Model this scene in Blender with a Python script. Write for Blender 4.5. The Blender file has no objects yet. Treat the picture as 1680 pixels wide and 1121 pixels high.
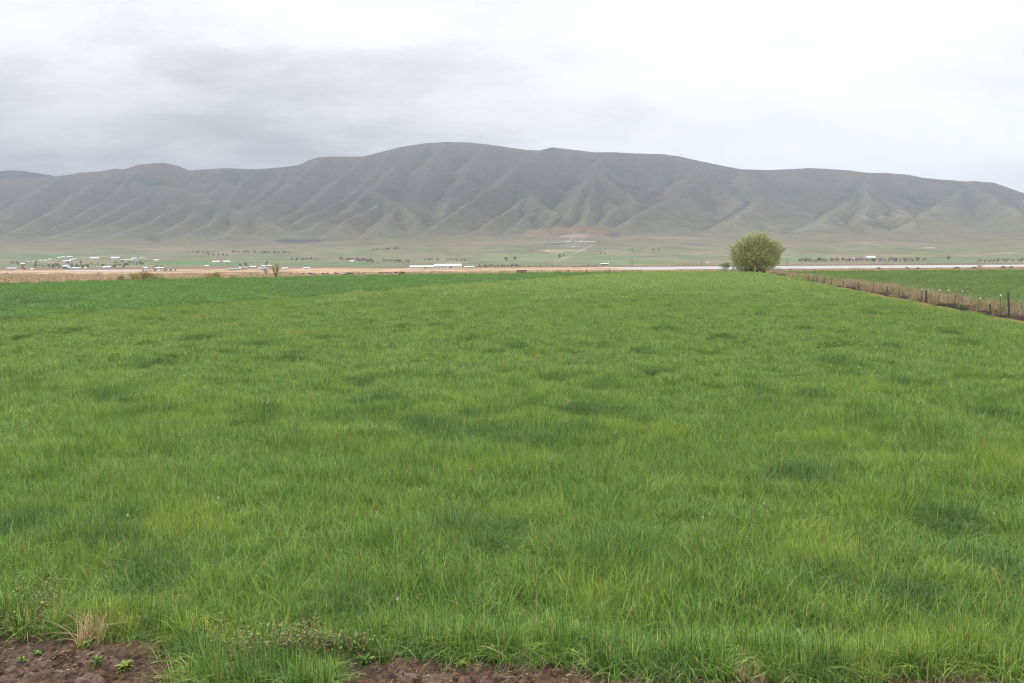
import bpy, bmesh, math, random
import numpy as np
from mathutils import Vector, Matrix, Euler
random.seed(7); rng = np.random.default_rng(11)
R = math.radians
sc = bpy.context.scene
C = sc.collection

# ------------------------------------------------------------ camera
F = 1307.0; W0, H0 = 1680.0, 1121.0; CH = 2.8
TILT = 5.92; ROLL = 0.325
cam_d = bpy.data.cameras.new('camera'); cam = bpy.data.objects.new('camera', cam_d); C.objects.link(cam)
cam_d.sensor_width = 36.0; cam_d.lens = F/W0*36.0; cam_d.clip_end = 60000; cam_d.clip_start = 0.1
CM = Matrix.Translation((0, 0, CH)) @ Matrix.Rotation(R(90-TILT), 4, 'X') @ Matrix.Rotation(R(-ROLL), 4, 'Z')
cam.matrix_world = CM
sc.camera = cam
CI = CM.inverted()

# ------------------------------------------------------------ exposure, world, sun
sc.view_settings.view_transform = 'Standard'; sc.view_settings.look = 'None'
sc.view_settings.exposure = 0.0; sc.view_settings.gamma = 1.0
sc.cycles.use_denoising = True; sc.cycles.filter_width = 1.15
sc.cycles.max_bounces = 6; sc.cycles.diffuse_bounces = 3; sc.cycles.transmission_bounces = 4
sc.cycles.volume_bounces = 0
world = bpy.data.worlds.new('World'); sc.world = world; world.use_nodes = True
SUN_EL, SUN_AZ = 40.0, -72.0         # azimuth clockwise from +Y (left)
def build_world():
    nt = world.node_tree; n = nt.nodes; l = nt.links; n.clear()
    out = n.new('ShaderNodeOutputWorld'); bg = n.new('ShaderNodeBackground'); l.new(bg.outputs[0], out.inputs[0])
    bg.inputs[1].default_value = 1.0
    tc = n.new('ShaderNodeTexCoord'); sep = n.new('ShaderNodeSeparateXYZ'); l.new(tc.outputs['Generated'], sep.inputs[0])
    def M(op, a, b=None, c=None, clamp=False):
        m = n.new('ShaderNodeMath'); m.operation = op; m.use_clamp = clamp
        for i, v in enumerate((a, b, c)):
            if v is None: continue
            if isinstance(v, (int, float)): m.inputs[i].default_value = v
            else: l.new(v, m.inputs[i])
        return m.outputs[0]
    def smooth(x, a, b, c, d):
        m = n.new('ShaderNodeMapRange'); m.interpolation_type = 'SMOOTHSTEP'
        for i, v in enumerate((a, b, c, d)): m.inputs[i+1].default_value = v
        l.new(x, m.inputs[0]); return m.outputs[0]
    x, y, z = sep.outputs
    zc = M('MAXIMUM', z, 0.0)
    den = M('ADD', zc, 0.30)
    cx = M('DIVIDE', x, den); cy = M('DIVIDE', y, den)
    comb = n.new('ShaderNodeCombineXYZ'); l.new(cx, comb.inputs[0]); l.new(M('MULTIPLY', cy, 1.0), comb.inputs[1])
    def noise(scale, detail, rough, dist, off):
        mp = n.new('ShaderNodeMapping'); mp.inputs['Location'].default_value = off; l.new(comb.outputs[0], mp.inputs[0])
        mp.inputs['Rotation'].default_value = (0, 0, R(-18))
        mp.inputs['Scale'].default_value = (0.75, 1.15, 1)
        t = n.new('ShaderNodeTexNoise'); t.inputs['Scale'].default_value = scale; t.inputs['Detail'].default_value = detail
        t.inputs['Roughness'].default_value = rough; t.inputs['Distortion'].default_value = dist
        l.new(mp.outputs[0], t.inputs['Vector']); return t.outputs['Fac']
    n1 = noise(1.15, 7, 0.52, 0.12, (3.1, 1.7, 0))
    n2 = noise(3.4, 7, 0.58, 0.2, (7.3, 4.1, 2))
    cl = M('ADD', M('MULTIPLY', smooth(n1, 0.38, 0.62, -1, 1), 0.12), M('MULTIPLY', smooth(n2, 0.34, 0.66, -1, 1), 0.12))
    # lateral: right side much brighter
    side = smooth(x, -0.42, 0.42, 0.0, 1.0)
    # dark cloud bank low on the left
    low = smooth(z, 0.09, 0.30, 1.0, 0.0)
    left = smooth(x, -0.55, 0.12, 1.0, 0.0)
    bank = M('MULTIPLY', M('MULTIPLY', low, left), 0.47)
    # bright gap just above the ridge
    gap = M('MULTIPLY', smooth(z, 0.105, 0.20, 1.0, 0.0), M('MULTIPLY', smooth(x, -0.35, 0.35, 0.15, 1.0), 0.30))
    b = M('ADD', M('MULTIPLY', side, 0.25), 1.02)
    b = M('ADD', M('SUBTRACT', b, bank), gap)
    amp = M('SUBTRACT', 1.25, M('MULTIPLY', side, 0.65))
    b = M('ADD', b, M('MULTIPLY', cl, amp))
    # overcast zenith is brighter than the horizon
    b = M('MULTIPLY', b, smooth(z, 0.33, 0.85, 1.0, 3.0))
    colmix = n.new('ShaderNodeMix'); colmix.data_type = 'RGBA'
    colmix.inputs[6].default_value = (0.988, 0.985, 1.002, 1); colmix.inputs[7].default_value = (1.0, 1.0, 1.0, 1)
    l.new(smooth(b, 0.45, 0.95, 0, 1), colmix.inputs[0])
    vm = n.new('ShaderNodeVectorMath'); vm.operation = 'SCALE'; l.new(colmix.outputs[2], vm.inputs[0]); l.new(b, vm.inputs['Scale'])
    sky = n.new('ShaderNodeTexSky'); sky.sky_type = 'NISHITA'; sky.sun_disc = False
    sky.sun_elevation = R(SUN_EL); sky.sun_rotation = R(SUN_AZ)
    sv = n.new('ShaderNodeVectorMath'); sv.operation = 'SCALE'; l.new(sky.outputs[0], sv.inputs[0]); sv.inputs['Scale'].default_value = 0.08
    mx = n.new('ShaderNodeMix'); mx.data_type = 'RGBA'; mx.inputs[0].default_value = 0.96
    l.new(sv.outputs[0], mx.inputs[6]); l.new(vm.outputs[0], mx.inputs[7]); l.new(mx.outputs[2], bg.inputs[0])
build_world()
sun_d = bpy.data.lights.new('sun', 'SUN'); sun_d.energy = 1.5; sun_d.angle = R(11); sun_d.color = (1.0, 0.96, 0.9)
sun = bpy.data.objects.new('sun', sun_d); C.objects.link(sun)
sdir = Vector((math.sin(R(SUN_AZ))*math.cos(R(SUN_EL)), math.cos(R(SUN_AZ))*math.cos(R(SUN_EL)), math.sin(R(SUN_EL))))
sun.rotation_euler = sdir.to_track_quat('Z', 'Y').to_euler()
sun.location = (0, 0, 50)

# ------------------------------------------------------------ helpers
def tag(o, label=None, cat=None, group=None, kind=None):
    if label: o['label'] = label
    if cat: o['category'] = cat
    if group: o['group'] = group
    if kind: o['kind'] = kind
    return o
def s2l(c):
    return tuple(((v/255.0+0.055)/1.055)**2.4 if v > 10 else v/255/12.92 for v in c)
def mk_mesh(name, V, Fc, mats=(), col=None, smooth=False, midx=None):
    V = np.asarray(V, dtype=np.float32).reshape(-1, 3)
    me = bpy.data.meshes.new(name)
    if isinstance(Fc, np.ndarray):
        nf, k = Fc.shape
        me.vertices.add(len(V)); me.vertices.foreach_set('co', V.ravel())
        me.loops.add(nf*k); me.loops.foreach_set('vertex_index', Fc.astype(np.int32).ravel())
        me.polygons.add(nf); me.polygons.foreach_set('loop_start', (np.arange(nf)*k).astype(np.int32))
        me.polygons.foreach_set('loop_total', np.full(nf, k, dtype=np.int32))
        me.update(calc_edges=True)
    else:
        me.from_pydata([tuple(v) for v in V], [], Fc)
    if col is not None:
        a = me.color_attributes.new('col', 'FLOAT_COLOR', 'POINT')
        cc = np.ones((len(V), 4), dtype=np.float32); cc[:, :3] = col; a.data.foreach_set('color', cc.ravel())
    me.polygons.foreach_set('use_smooth', np.full(len(me.polygons), smooth))
    for m in mats: me.materials.append(m)
    return me
def obj(name, me, parent=None, loc=None):
    o = bpy.data.objects.new(name, me); C.objects.link(o)
    if loc is not None: o.location = loc
    if parent is not None: o.parent = parent
    return o
def empty(name, loc, rz=0.0):
    o = bpy.data.objects.new(name, None); C.objects.link(o); o.location = loc; o.rotation_euler = (0, 0, rz); o.empty_display_size = 0.3
    return o
class MB:
    def __init__(s): s.v = []; s.f = []; s.c = []
    def add(s, vs, fs, col=(1, 1, 1)):
        b = len(s.v); s.v += [tuple(v) for v in vs]; s.f += [tuple(i+b for i in f) for f in fs]; s.c += [col]*len(vs)
    def box(s, c, d, rz=0.0, col=(1, 1, 1)):
        cx, cy, cz = c; a, b, h = d[0]/2, d[1]/2, d[2]/2; ca, sa = math.cos(rz), math.sin(rz)
        vs = []
        for z in (-h, h):
            for x, y in ((-a, -b), (a, -b), (a, b), (-a, b)):
                vs.append((cx+x*ca-y*sa, cy+x*sa+y*ca, cz+z))
        s.add(vs, [(3, 2, 1, 0), (4, 5, 6, 7), (0, 1, 5, 4), (1, 2, 6, 5), (2, 3, 7, 6), (3, 0, 4, 7)], col)
    def tube(s, pts, rad, n=6, col=(1, 1, 1)):
        pts = [Vector(p) for p in pts]; vs = []; fs = []
        for i, p in enumerate(pts):
            d = (pts[min(i+1, len(pts)-1)]-pts[max(i-1, 0)])
            d = d.normalized() if d.length > 1e-9 else Vector((0, 0, 1))
            u = d.cross(Vector((0.31, 0.95, 0.05))); u = u.normalized(); w = d.cross(u)
            for k in range(n):
                a = 2*math.pi*k/n; vs.append(p+(u*math.cos(a)+w*math.sin(a))*rad[i])
        for i in range(len(pts)-1):
            for k in range(n):
                fs.append((i*n+k, i*n+(k+1) % n, (i+1)*n+(k+1) % n, (i+1)*n+k))
        fs.append(tuple(reversed(range(n)))); fs.append(tuple((len(pts)-1)*n+k for k in range(n)))
        s.add(vs, fs, col)
    def mesh(s, name, mats, smooth=False):
        return mk_mesh(name, s.v, s.f, mats, np.array(s.c, dtype=np.float32) if s.c else None, smooth)

_T = np.random.default_rng(5).random((512, 512)).astype(np.float32)
def vnoise(x, y):
    xi = np.floor(x).astype(np.int64); yi = np.floor(y).astype(np.int64)
    fx = x-xi; fy = y-yi; fx = fx*fx*(3-2*fx); fy = fy*fy*(3-2*fy)
    a = _T[xi & 511, yi & 511]; b = _T[(xi+1) & 511, yi & 511]; c = _T[xi & 511, (yi+1) & 511]; d = _T[(xi+1) & 511, (yi+1) & 511]
    return (a*(1-fx)+b*fx)*(1-fy)+(c*(1-fx)+d*fx)*fy
def fbm(x, y, o=4, gain=0.5):
    r = 0; a = 1.0; t = 0
    for i in range(o):
        r = r+a*vnoise(x*(2**i)+17.3*i, y*(2**i)+9.1*i); t += a; a *= gain
    return r/t
def ridg(x, y, o=4):
    r = 0; a = 1.0; t = 0
    for i in range(o):
        r = r+a*(1-np.abs(2*vnoise(x*(2**i)+7.7*i, y*(2**i)+3.1*i)-1)); t += a; a *= 0.5
    return r/t
def sstep(x, a, b):
    t = np.clip((x-a)/(b-a), 0, 1); return t*t*(3-2*t)

ORD = 'leftmost,second,third,fourth,fifth,sixth,seventh,eighth,ninth,tenth,eleventh,twelfth,thirteenth,fourteenth,fifteenth,sixteenth,seventeenth,eighteenth,nineteenth,twentieth'.split(',')
ORD += ['twenty '+w for w in 'first,second,third,fourth,fifth,sixth,seventh,eighth,ninth'.split(',')]+['thirtieth']+['thirty '+w for w in 'first,second,third,fourth,fifth,sixth,seventh,eighth,ninth'.split(',')]+['fortieth']+['forty '+w for w in 'first,second,third,fourth,fifth,sixth,seventh,eighth,ninth'.split(',')]
def from_left(i, n):
    if i == n-1: return 'rightmost'
    return ORD[i] if i == 0 else ORD[i]+' from left'
# projection (used to read real positions off the survey of the photograph)
CIr = np.array(CI)
def proj(X, Y, Z):
    cx = CIr[0, 0]*X+CIr[0, 1]*Y+CIr[0, 2]*Z+CIr[0, 3]
    cy = CIr[1, 0]*X+CIr[1, 1]*Y+CIr[1, 2]*Z+CIr[1, 3]
    cz = -(CIr[2, 0]*X+CIr[2, 1]*Y+CIr[2, 2]*Z+CIr[2, 3])
    cz = np.maximum(cz, 0.5)
    return W0/2+F*cx/cz, H0/2-F*cy/cz
def ray(px, py):
    d = CM.to_3x3() @ Vector(((px-W0/2)/F, (H0/2-py)/F, -1.0)); return d
def at(px, py, Y):
    d = ray(px, py); return Vector((0, 0, CH))+d*(Y/d.y)

# ------------------------------------------------------------ terrain
DE_X = [-300, 0, 250, 450, 600, 800, 1000, 1240, 1680, 2000]
DE_Y = [105, 121, 148, 165, 192, 207, 228, 214, 222, 222]
O4_X = [-300, 0, 550, 1100, 1680, 2000]
O4_Y = [21, 22, 24.6, 21.3, 20.2, 20]
def pxof(X, Y):
    return 840+F*(X/np.maximum(Y, 1.0))/0.9947
def shore_near(px): return np.interp(px, [950, 985, 1040, 1100, 1300, 1460, 1680, 2100], [1300, 1010, 835, 790, 770, 800, 900, 1000])
def shore_far(px): return np.interp(px, [985, 1100, 1300, 1680, 2100], [1050, 1085, 1100, 1092, 1100])
def ditch_s(X, Y): return (X-15-0.25*Y)/1.0308
def zt(X, Y):
    X = np.asarray(X, dtype=np.float64); Y = np.asarray(Y, dtype=np.float64)
    px = pxof(X, np.maximum(Y, 20.0))
    De = np.interp(px, DE_X, DE_Y); o4 = np.interp(px, O4_X, O4_Y)
    zn = -0.006*np.maximum(Y, 0)
    oe = F*(CH/De+0.006)
    t1 = np.clip(np.log(np.maximum(Y, 1)/De)/np.log(480/De), 0, 1)
    o_a = oe+(o4-oe)*(1-(1-t1)**1.6)
    o8 = F*(CH+8.7)/800
    t2 = np.clip(np.log(np.maximum(Y, 1)/480)/math.log(800/480), 0, 1)
    o_b = np.where(Y < 480, o_a, o4+(o8-o4)*t2)
    zm = CH-o_b*Y/F
    z = np.where(Y < De, zn, np.where(Y < 800, zm, -8.7))
    zf = np.interp(Y, [1150, 1500, 2000, 3000, 4000, 5000, 6000, 12000], [-8.7, -5, 4, 30, 78, 140, 210, 480])
    z = np.where(Y > 1150, zf+sstep(Y, 2800, 4700)*((fbm(X/700+3, Y/1500+2, 3)-.5)*75+(ridg(X/260, Y/1800, 2)-.6)*22)+np.clip((Y-1600)/1500, 0, 1)*(fbm(X/500, Y/700, 3)-0.5)*14, z)
    # river and lagoon beds
    inr = sstep(Y, shore_near(px)-6, shore_near(px)+6)*(1-sstep(Y, shore_far(px)-6, shore_far(px)+6))
    wob = (fbm(X/60, Y/40, 2)-0.5)*50
    inl = sstep(px, 100, 125)*(1-sstep(px, 262, 300))*sstep(Y, 955+wob-6, 955+wob+6)*(1-sstep(Y, 1095, 1107))
    z = z-1.2*np.maximum(inr, inl)
    # ditch beside the right-hand fence
    s = ditch_s(X, Y)+(fbm(X/3, Y/3, 2)-0.5)*0.7
    fade = (1-sstep(Y, 195, 215))*sstep(Y, -10, 0)
    z = z-fade*0.75*np.exp(-(s/0.75)**2)+fade*0.30*np.exp(-((s-2.0)/0.9)**2)
    # small unevenness of the meadow
    z = z+np.where((Y < 260), (fbm(X/2.2, Y/2.2, 2)-0.5)*0.10*sstep(Y, 8, 14), 0)
    return z
def zt1(x, y): return float(zt(np.array([x]), np.array([y]))[0])
def ghit(px, py):
    d = ray(px, py); o = Vector((0, 0, CH)); lo = None
    Ys = np.concatenate([np.arange(3, 60, .1), np.arange(60, 1200, .5), np.arange(1200, 5000, 2)])
    P = np.array([[d.x/d.y*y, y, CH+d.z/d.y*y] for y in Ys])
    g = zt(P[:, 0], P[:, 1]); below = np.where(P[:, 2] <= g)[0]
    k = below[0] if len(below) else len(Ys)-1
    return Vector((P[k, 0], P[k, 1], g[k]))

# edge of the grass above the bare soil at the very front
EDGE_PX = [(-400, 1045), (0, 1049), (60, 1053), (150, 1060), (270, 1068), (305, 1086), (330, 1150), (520, 1165), (562, 1112), (600, 1093), (645, 1082),
           (700, 1092), (790, 1094), (870, 1098), (950, 1106), (1010, 1128), (1100, 1140), (1200, 1122), (1260, 1122), (1330, 1145), (1500, 1124), (1600, 1124), (1700, 1145), (2200, 1140)]
_ea = []
for a, b in EDGE_PX:
    d = ray(a, b); k = -CH/d.z; _ea.append((d.x*k/(d.y*k), d.y*k))
EA = np.array([e[0] for e in _ea]); EY = np.array([e[1] for e in _ea])
def edgeY(X, Y): return np.interp(X/np.maximum(Y, 1), EA, EY)
def fieldline(X, Y): return X-(-39+0.333*Y)+np.interp(Y, [30, 50, 80, 120], [0, 0.8, 1.0, 0])     # <0: the darker crop on the left

def mix(a, b, t):
    t = np.asarray(t)[..., None]; return a*(1-t)+np.asarray(b)*t
def ground_color(X, Y, Z):
    px, py = proj(X, Y, Z)
    hor = 430-9.5*px/1680
    v = py-hor
    n1 = fbm(X/9, Y/9, 4); n2 = fbm(X/45+50, Y/70, 4); n3 = fbm(X/2.0, Y/2.0, 3)
    c = np.zeros(X.shape+(3,))+np.array([.030, .048, .018])  # dark near ground: shaded gaps between the blades painted in
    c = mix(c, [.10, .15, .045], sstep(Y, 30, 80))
    left = sstep(-fieldline(X, Y), -0.5, 0.5)
    c = mix(c, [.085, .165, .055], left)
    # ditch margins: dry straw-coloured grass
    s = ditch_s(X, Y)
    dry = np.exp(-((s+1.9+(n1-.5)*2)/1.3)**2)*sstep(Y, 5, 20)
    c = mix(c, [.27, .22, .10], np.clip(dry*1.2, 0, 1)*(1-left))
    bank = np.exp(-((s-0.7)/1.0)**2)
    c = mix(c, [.13, .085, .062], np.clip(bank*1.3, 0, 1))
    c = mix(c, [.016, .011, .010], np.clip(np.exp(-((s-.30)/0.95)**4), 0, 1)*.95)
    # right field
    rf = sstep(s, 1.9, 2.6)
    c = mix(c, [.085, .155, .055], rf)
    # wetland beyond the field
    De = np.interp(px, DE_X, DE_Y)
    wet = sstep(Y, De-1.0, De+1.0)
    wl = np.zeros_like(c)+np.array([.33, .22, .145])
    wl = mix(wl, [.24, .175, .10], sstep(fbm(X/25, Y/110, 4), .42, .62))
    wl = mix(wl, [.17, .16, .065], sstep(fbm(X/16+9, Y/60, 4), .52, .7)*.8)
    wl = mix(wl, [.38, .25, .19], sstep(fbm(X/60+3, Y/80+8, 3), .5, .65)*.6)
    wl = mix(wl, [.11, .15, .045], np.exp(-((py-458.0+px*.01)/2.0)**2)*sstep(-px, -190, -60)*.85)
    wl = mix(wl, [.30, .28, .12], np.exp(-((Y-De-3)/4.0)**2)*sstep(px, 1000, 1300)*.9)
    wl = mix(wl, [.20, .12, .10], sstep(px, 1330, 1450)*np.exp(-((v-18.5)/1.8)**2)*.6)
    c = mix(c, wl, wet)
    # far plain and alluvial slope
    far = sstep(Y, 1085, 1110)
    fl = np.zeros_like(c)+np.array([.125, .135, .075])
    n5 = fbm(X/260, Y/420, 4); n6 = fbm(X/90+4, Y/260, 4)
    fl = mix(fl, [.20, .145, .10], sstep(n5, .42, .6)*.75)
    fl = mix(fl, [.075, .125, .045], sstep(n6, .5, .66)*.8)
    up = sstep(hor-py, 9, 26)
    fl = mix(fl, [.135, .112, .085], up*.85*(0.6+0.4*n6))
    fl = mix(fl, [.105, .105, .070], sstep(hor-py, 26, 42)*.6)
    n8 = fbm(X/35+2, Y/120, 4); n9 = fbm(X/140+12, Y/45, 4)
    fl = mix(fl, [.085, .095, .06], sstep(n8, .5, .62)*.45*(1-sstep(Y, 3200, 4300)*.3)); fl = mix(fl, [.22, .19, .13], sstep(n9, .55, .66)*.4); fl = mix(fl, [.10, .075, .06], sstep(n9, .42, .34)*.35)
    def patch(cx, cy, rx, ry, col, a=1.0, p=4):
        nonlocal fl
        q = (np.abs((px-cx+(n6-.5)*10)/rx)**p+np.abs((py-cy+(n6-.5)*2)/ry)**p)
        fl = mix(fl, col, a*.62*(1-sstep(q, .35, 1.35)))
    G = [.060, .130, .058]
    patch(45, 421, 80, 4.5, G, .75); patch(40, 437, 60, 4, [.05, .12, .045], .6); patch(330, 432, 75, 3.4, [.05, .15, .05], .9)
    patch(440, 428, 60, 2.2, [.06, .15, .06], .7); patch(410, 434, 60, 3.0, G, .8); patch(540, 434, 75, 3.2, [.045, .135, .055], .95); patch(460, 425, 40, 2.5, G, .6)
    patch(620, 437, 50, 2, [.06, .14, .07], .7); patch(195, 417, 40, 1.6, G, .5); patch(240, 433, 40, 3, G, .4)
    patch(860, 422, 75, 6, [.13, .17, .075], .8); patch(1020, 427, 90, 6, [.10, .15, .07], .8); patch(1030, 433, 40, 1.2, [.05, .18, .05], .9)
    patch(1128, 424, 16, 3.2, [.05, .15, .07], .8); patch(1320, 424, 45, 7, [.09, .16, .07], .8); patch(1575, 425, 80, 3.5, [.05, .12, .07], .6)
    patch(1640, 422, 60, 2, [.05, .13, .06], .6); patch(1500, 421, 40, 5, [.15, .155, .075], .5)
    patch(914, 413, 18, 3.6, [.32, .22, .15], .85, 2); patch(938, 412, 20, 2.2, [.31, .26, .16], .7, 2); patch(897, 412, 8, 1, [.5, .42, .3], .9, 2)
    patch(1525, 407, 12, .9, [.45, .28, .2], .9, 2); patch(1650, 415, 26, .6, [.4, .3, .2], .8, 2)
    patch(925, 405, 45, 3.0, [.12, .12, .12], .6, 2); patch(493, 395, 36, 2.6, [.06, .055, .07], 1, 3)
    patch(280, 409, 75, 1.0, [.28, .16, .11], .7, 2)
    # track running up to the gravel works
    rd = np.abs(py-np.interp(px, [900, 1000], [436, 389]))
    fl = mix(fl, [.30, .28, .24], (1-sstep(rd+(n6-.5)*1.2, .2, 1.3))*sstep(px, 905, 930)*(1-sstep(px, 970, 980))*.7)
    # dark bank of the far shore
    fl = mix(fl, [.11, .065, .05], (1-sstep(Y, 1150, 1260))*sstep(px, 560, 640)*.9)
    fl = mix(fl, [.15, .085, .06], (1-sstep(Y, 1300, 1360))*sstep(-px, -640, -560)*.6)
    c = mix(c, fl, far)
    return np.clip(c, 0, 1)

# ------------------------------------------------------------ materials
def mat(name):
    m = bpy.data.materials.new(name); m.use_nodes = True; nt = m.node_tree
    return m, nt, nt.nodes, nt.links, nt.nodes['Principled BSDF']
def ramp(n, pts):
    r = n.new('ShaderNodeValToRGB'); e = r.color_ramp.elements
    while len(e) < len(pts): e.new(0.5)
    for i, (p, c) in enumerate(pts): e[i].position = p; e[i].color = (*c, 1)
    return r
def simple(name, col, rough=0.7, var=0.25, scale=6.0, metallic=0.0):
    m, nt, n, l, b = mat(name)
    g = n.new('ShaderNodeNewGeometry'); t = n.new('ShaderNodeTexNoise'); t.inputs['Scale'].default_value = scale; t.inputs['Detail'].default_value = 5
    l.new(g.outputs['Position'], t.inputs['Vector'])
    r = ramp(n, [(0.3, tuple(c*(1-var) for c in col)), (0.7, tuple(min(1, c*(1+var)) for c in col))])
    l.new(t.outputs['Fac'], r.inputs[0]); l.new(r.outputs[0], b.inputs['Base Color'])
    b.inputs['Roughness'].default_value = rough; b.inputs['Metallic'].default_value = metallic
    return m
def vcol_mat(name, rough=0.95, nscale=(0.8,), namt=0.35, bump=None, spec=0.2):
    m, nt, n, l, b = mat(name)
    a = n.new('ShaderNodeAttribute'); a.attribute_name = 'col'
    g = n.new('ShaderNodeNewGeometry'); cur = a.outputs['Color']
    for sc_ in nscale:
        t = n.new('ShaderNodeTexNoise'); t.inputs['Scale'].default_value = sc_; t.inputs['Detail'].default_value = 8; t.inputs['Roughness'].default_value = .65
        l.new(g.outputs['Position'], t.inputs['Vector'])
        mr = n.new('ShaderNodeMapRange'); mr.inputs[1].default_value = .3; mr.inputs[2].default_value = .7
        mr.inputs[3].default_value = 1-namt; mr.inputs[4].default_value = 1+namt; l.new(t.outputs['Fac'], mr.inputs[0])
        v = n.new('ShaderNodeVectorMath'); v.operation = 'SCALE'; l.new(cur, v.inputs[0]); l.new(mr.outputs[0], v.inputs['Scale']); cur = v.outputs[0]
    l.new(cur, b.inputs['Base Color']); b.inputs['Roughness'].default_value = rough; b.inputs['Specular IOR Level'].default_value = spec
    if bump:
        bp = n.new('ShaderNodeBump'); bp.inputs['Strength'].default_value = bump[0]; bp.inputs['Distance'].default_value = bump[1]
        t = n.new('ShaderNodeTexNoise'); t.inputs['Scale'].default_value = bump[2]; t.inputs['Detail'].default_value = 9; t.inputs['Roughness'].default_value = .7
        l.new(g.outputs['Position'], t.inputs['Vector']); l.new(t.outputs['Fac'], bp.inputs['Height']); l.new(bp.outputs[0], b.inputs['Normal'])
    return m
M_ground = vcol_mat('ground', nscale=(0.5, 0.012), namt=0.28, bump=(.6, .3, 1.5))
M_hill = vcol_mat('hillside', nscale=(0.05, 0.008), namt=0.22, bump=(.6, 25.0, .014))

def foliage_mat(name, cols, patch_cols=None, patch_scale=0.35, dry=None, rough=.55, trans=.3, patch_amt=.5, spec=.2, stretch=1.0):
    """cols: three albedos picked per blade by col.r; patch: slow world-space drift of the species mix"""
    m, nt, n, l, b = mat(name)
    a = n.new('ShaderNodeAttribute'); a.attribute_name = 'col'; sp = n.new('ShaderNodeSeparateColor'); l.new(a.outputs['Color'], sp.inputs[0])
    r = ramp(n, [(0.0, cols[0]), (0.5, cols[1]), (1.0, cols[2])]); l.new(sp.outputs[0], r.inputs[0]); cur = r.outputs[0]
    if patch_cols:
        g = n.new('ShaderNodeNewGeometry'); mp = n.new('ShaderNodeMapping'); l.new(g.outputs['Position'], mp.inputs[0])
        mp.inputs['Scale'].default_value = (1, stretch, 0)
        for k, (pc, sc_, th) in enumerate(patch_cols):
            t = n.new('ShaderNodeTexNoise'); t.inputs['Scale'].default_value = sc_; t.inputs['Detail'].default_value = 4; t.inputs['Roughness'].default_value = .6
            l.new(mp.outputs[0], t.inputs['Vector'])
            mr = n.new('ShaderNodeMapRange'); mr.inputs[1].default_value = th; mr.inputs[2].default_value = th+.13
            mr.inputs[4].default_value = patch_amt; l.new(t.outputs['Fac'], mr.inputs[0])
            mx = n.new('ShaderNodeMix'); mx.data_type = 'RGBA'; l.new(mr.outputs[0], mx.inputs[0]); l.new(cur, mx.inputs[6]); mx.inputs[7].default_value = (*pc, 1)
            cur = mx.outputs[2]
    if dry:
        mr = n.new('ShaderNodeMapRange'); mr.inputs[1].default_value = dry[1]; mr.inputs[2].default_value = dry[1]+.01; l.new(sp.outputs[1], mr.inputs[0])
        mx = n.new('ShaderNodeMix'); mx.data_type = 'RGBA'; l.new(mr.outputs[0], mx.inputs[0]); l.new(cur, mx.inputs[6]); mx.inputs[7].default_value = (*dry[0], 1)
        cur = mx.outputs[2]
    # blade-to-blade value
    mr = n.new('ShaderNodeMapRange'); mr.inputs[3].default_value = .5; mr.inputs[4].default_value = 1.5; l.new(sp.outputs[2], mr.inputs[0])
    v = n.new('ShaderNodeVectorMath'); v.operation = 'SCALE'; l.new(cur, v.inputs[0]); l.new(mr.outputs[0], v.inputs['Scale']); cur = v.outputs[0]
    l.new(cur, b.inputs['Base Color']); b.inputs['Roughness'].default_value = rough; b.inputs['Specular IOR Level'].default_value = spec
    tr = n.new('ShaderNodeBsdfTranslucent'); l.new(cur, tr.inputs[0])
    ms = n.new('ShaderNodeMixShader'); ms.inputs[0].default_value = trans
    l.new(b.outputs[0], ms.inputs[1]); l.new(tr.outputs[0], ms.inputs[2]); l.new(ms.outputs[0], n['Material Output'].inputs[0])
    return m
M_grass = foliage_mat('meadow_grass', [(.055, .145, .024), (.140, .255, .040), (.300, .400, .110)],
                      [((.28, .345, .055), .45, .50), ((.075, .170, .035), .16, .58), ((.060, .140, .040), 1.1, .58), ((.26, .27, .10), 2.2, .64)], dry=((.36, .29, .14), .955), trans=.3)
M_midg = foliage_mat('mid_meadow_grass', [(.085, .185, .038), (.165, .280, .058), (.300, .400, .120)],
                      [((.30, .37, .075), .42, .52), ((.100, .200, .050), .16, .58), ((.052, .125, .030), 1.4, .57), ((.32, .33, .13), 2.1, .62)], dry=((.38, .31, .15), .955), trans=.3)  # in-between copy of the meadow grass, brightened towards the lit far field
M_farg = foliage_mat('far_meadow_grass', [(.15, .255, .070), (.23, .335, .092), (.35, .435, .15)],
                      [((.28, .36, .11), .20, .54), ((.16, .275, .085), .07, .56), ((.10, .19, .05), .9, .60)], dry=((.40, .33, .17), .955), trans=.35, stretch=.6)  # lighter copy of the meadow grass: sheen of lit tips put into colour
M_clump = foliage_mat('coarse_grass', [(.055, .125, .030), (.090, .175, .045), (.17, .25, .09)], dry=((.30, .27, .15), .97), trans=.3, spec=.08)
M_crop = foliage_mat('young_crop', [(.120, .225, .070), (.155, .265, .082), (.21, .315, .100)],
                     [((.125, .205, .09), .06, .52), ((.20, .295, .09), .15, .6)], trans=.3, stretch=.5)
M_rfield = foliage_mat('right_field_grass', [(.145, .22, .075), (.18, .255, .088), (.23, .30, .10)],
                       [((.125, .20, .08), .08, .5), ((.21, .285, .09), .2, .62)], trans=.3, stretch=.6)
M_reed = foliage_mat('dry_reeds', [(.22, .16, .095), (.36, .28, .17), (.52, .43, .28)], trans=.15, rough=.7)
M_straw = foliage_mat('straw', [(.30, .20, .10), (.42, .30, .16), (.55, .43, .26)], trans=.1, rough=.7)
M_weed = foliage_mat('weed_leaf', [(.05, .11, .03), (.09, .17, .03), (.20, .28, .05)], trans=.25)
M_seed = foliage_mat('dried_seed_head', [(.16, .10, .06), (.26, .18, .11), (.40, .31, .20)], trans=.1, rough=.8)

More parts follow.
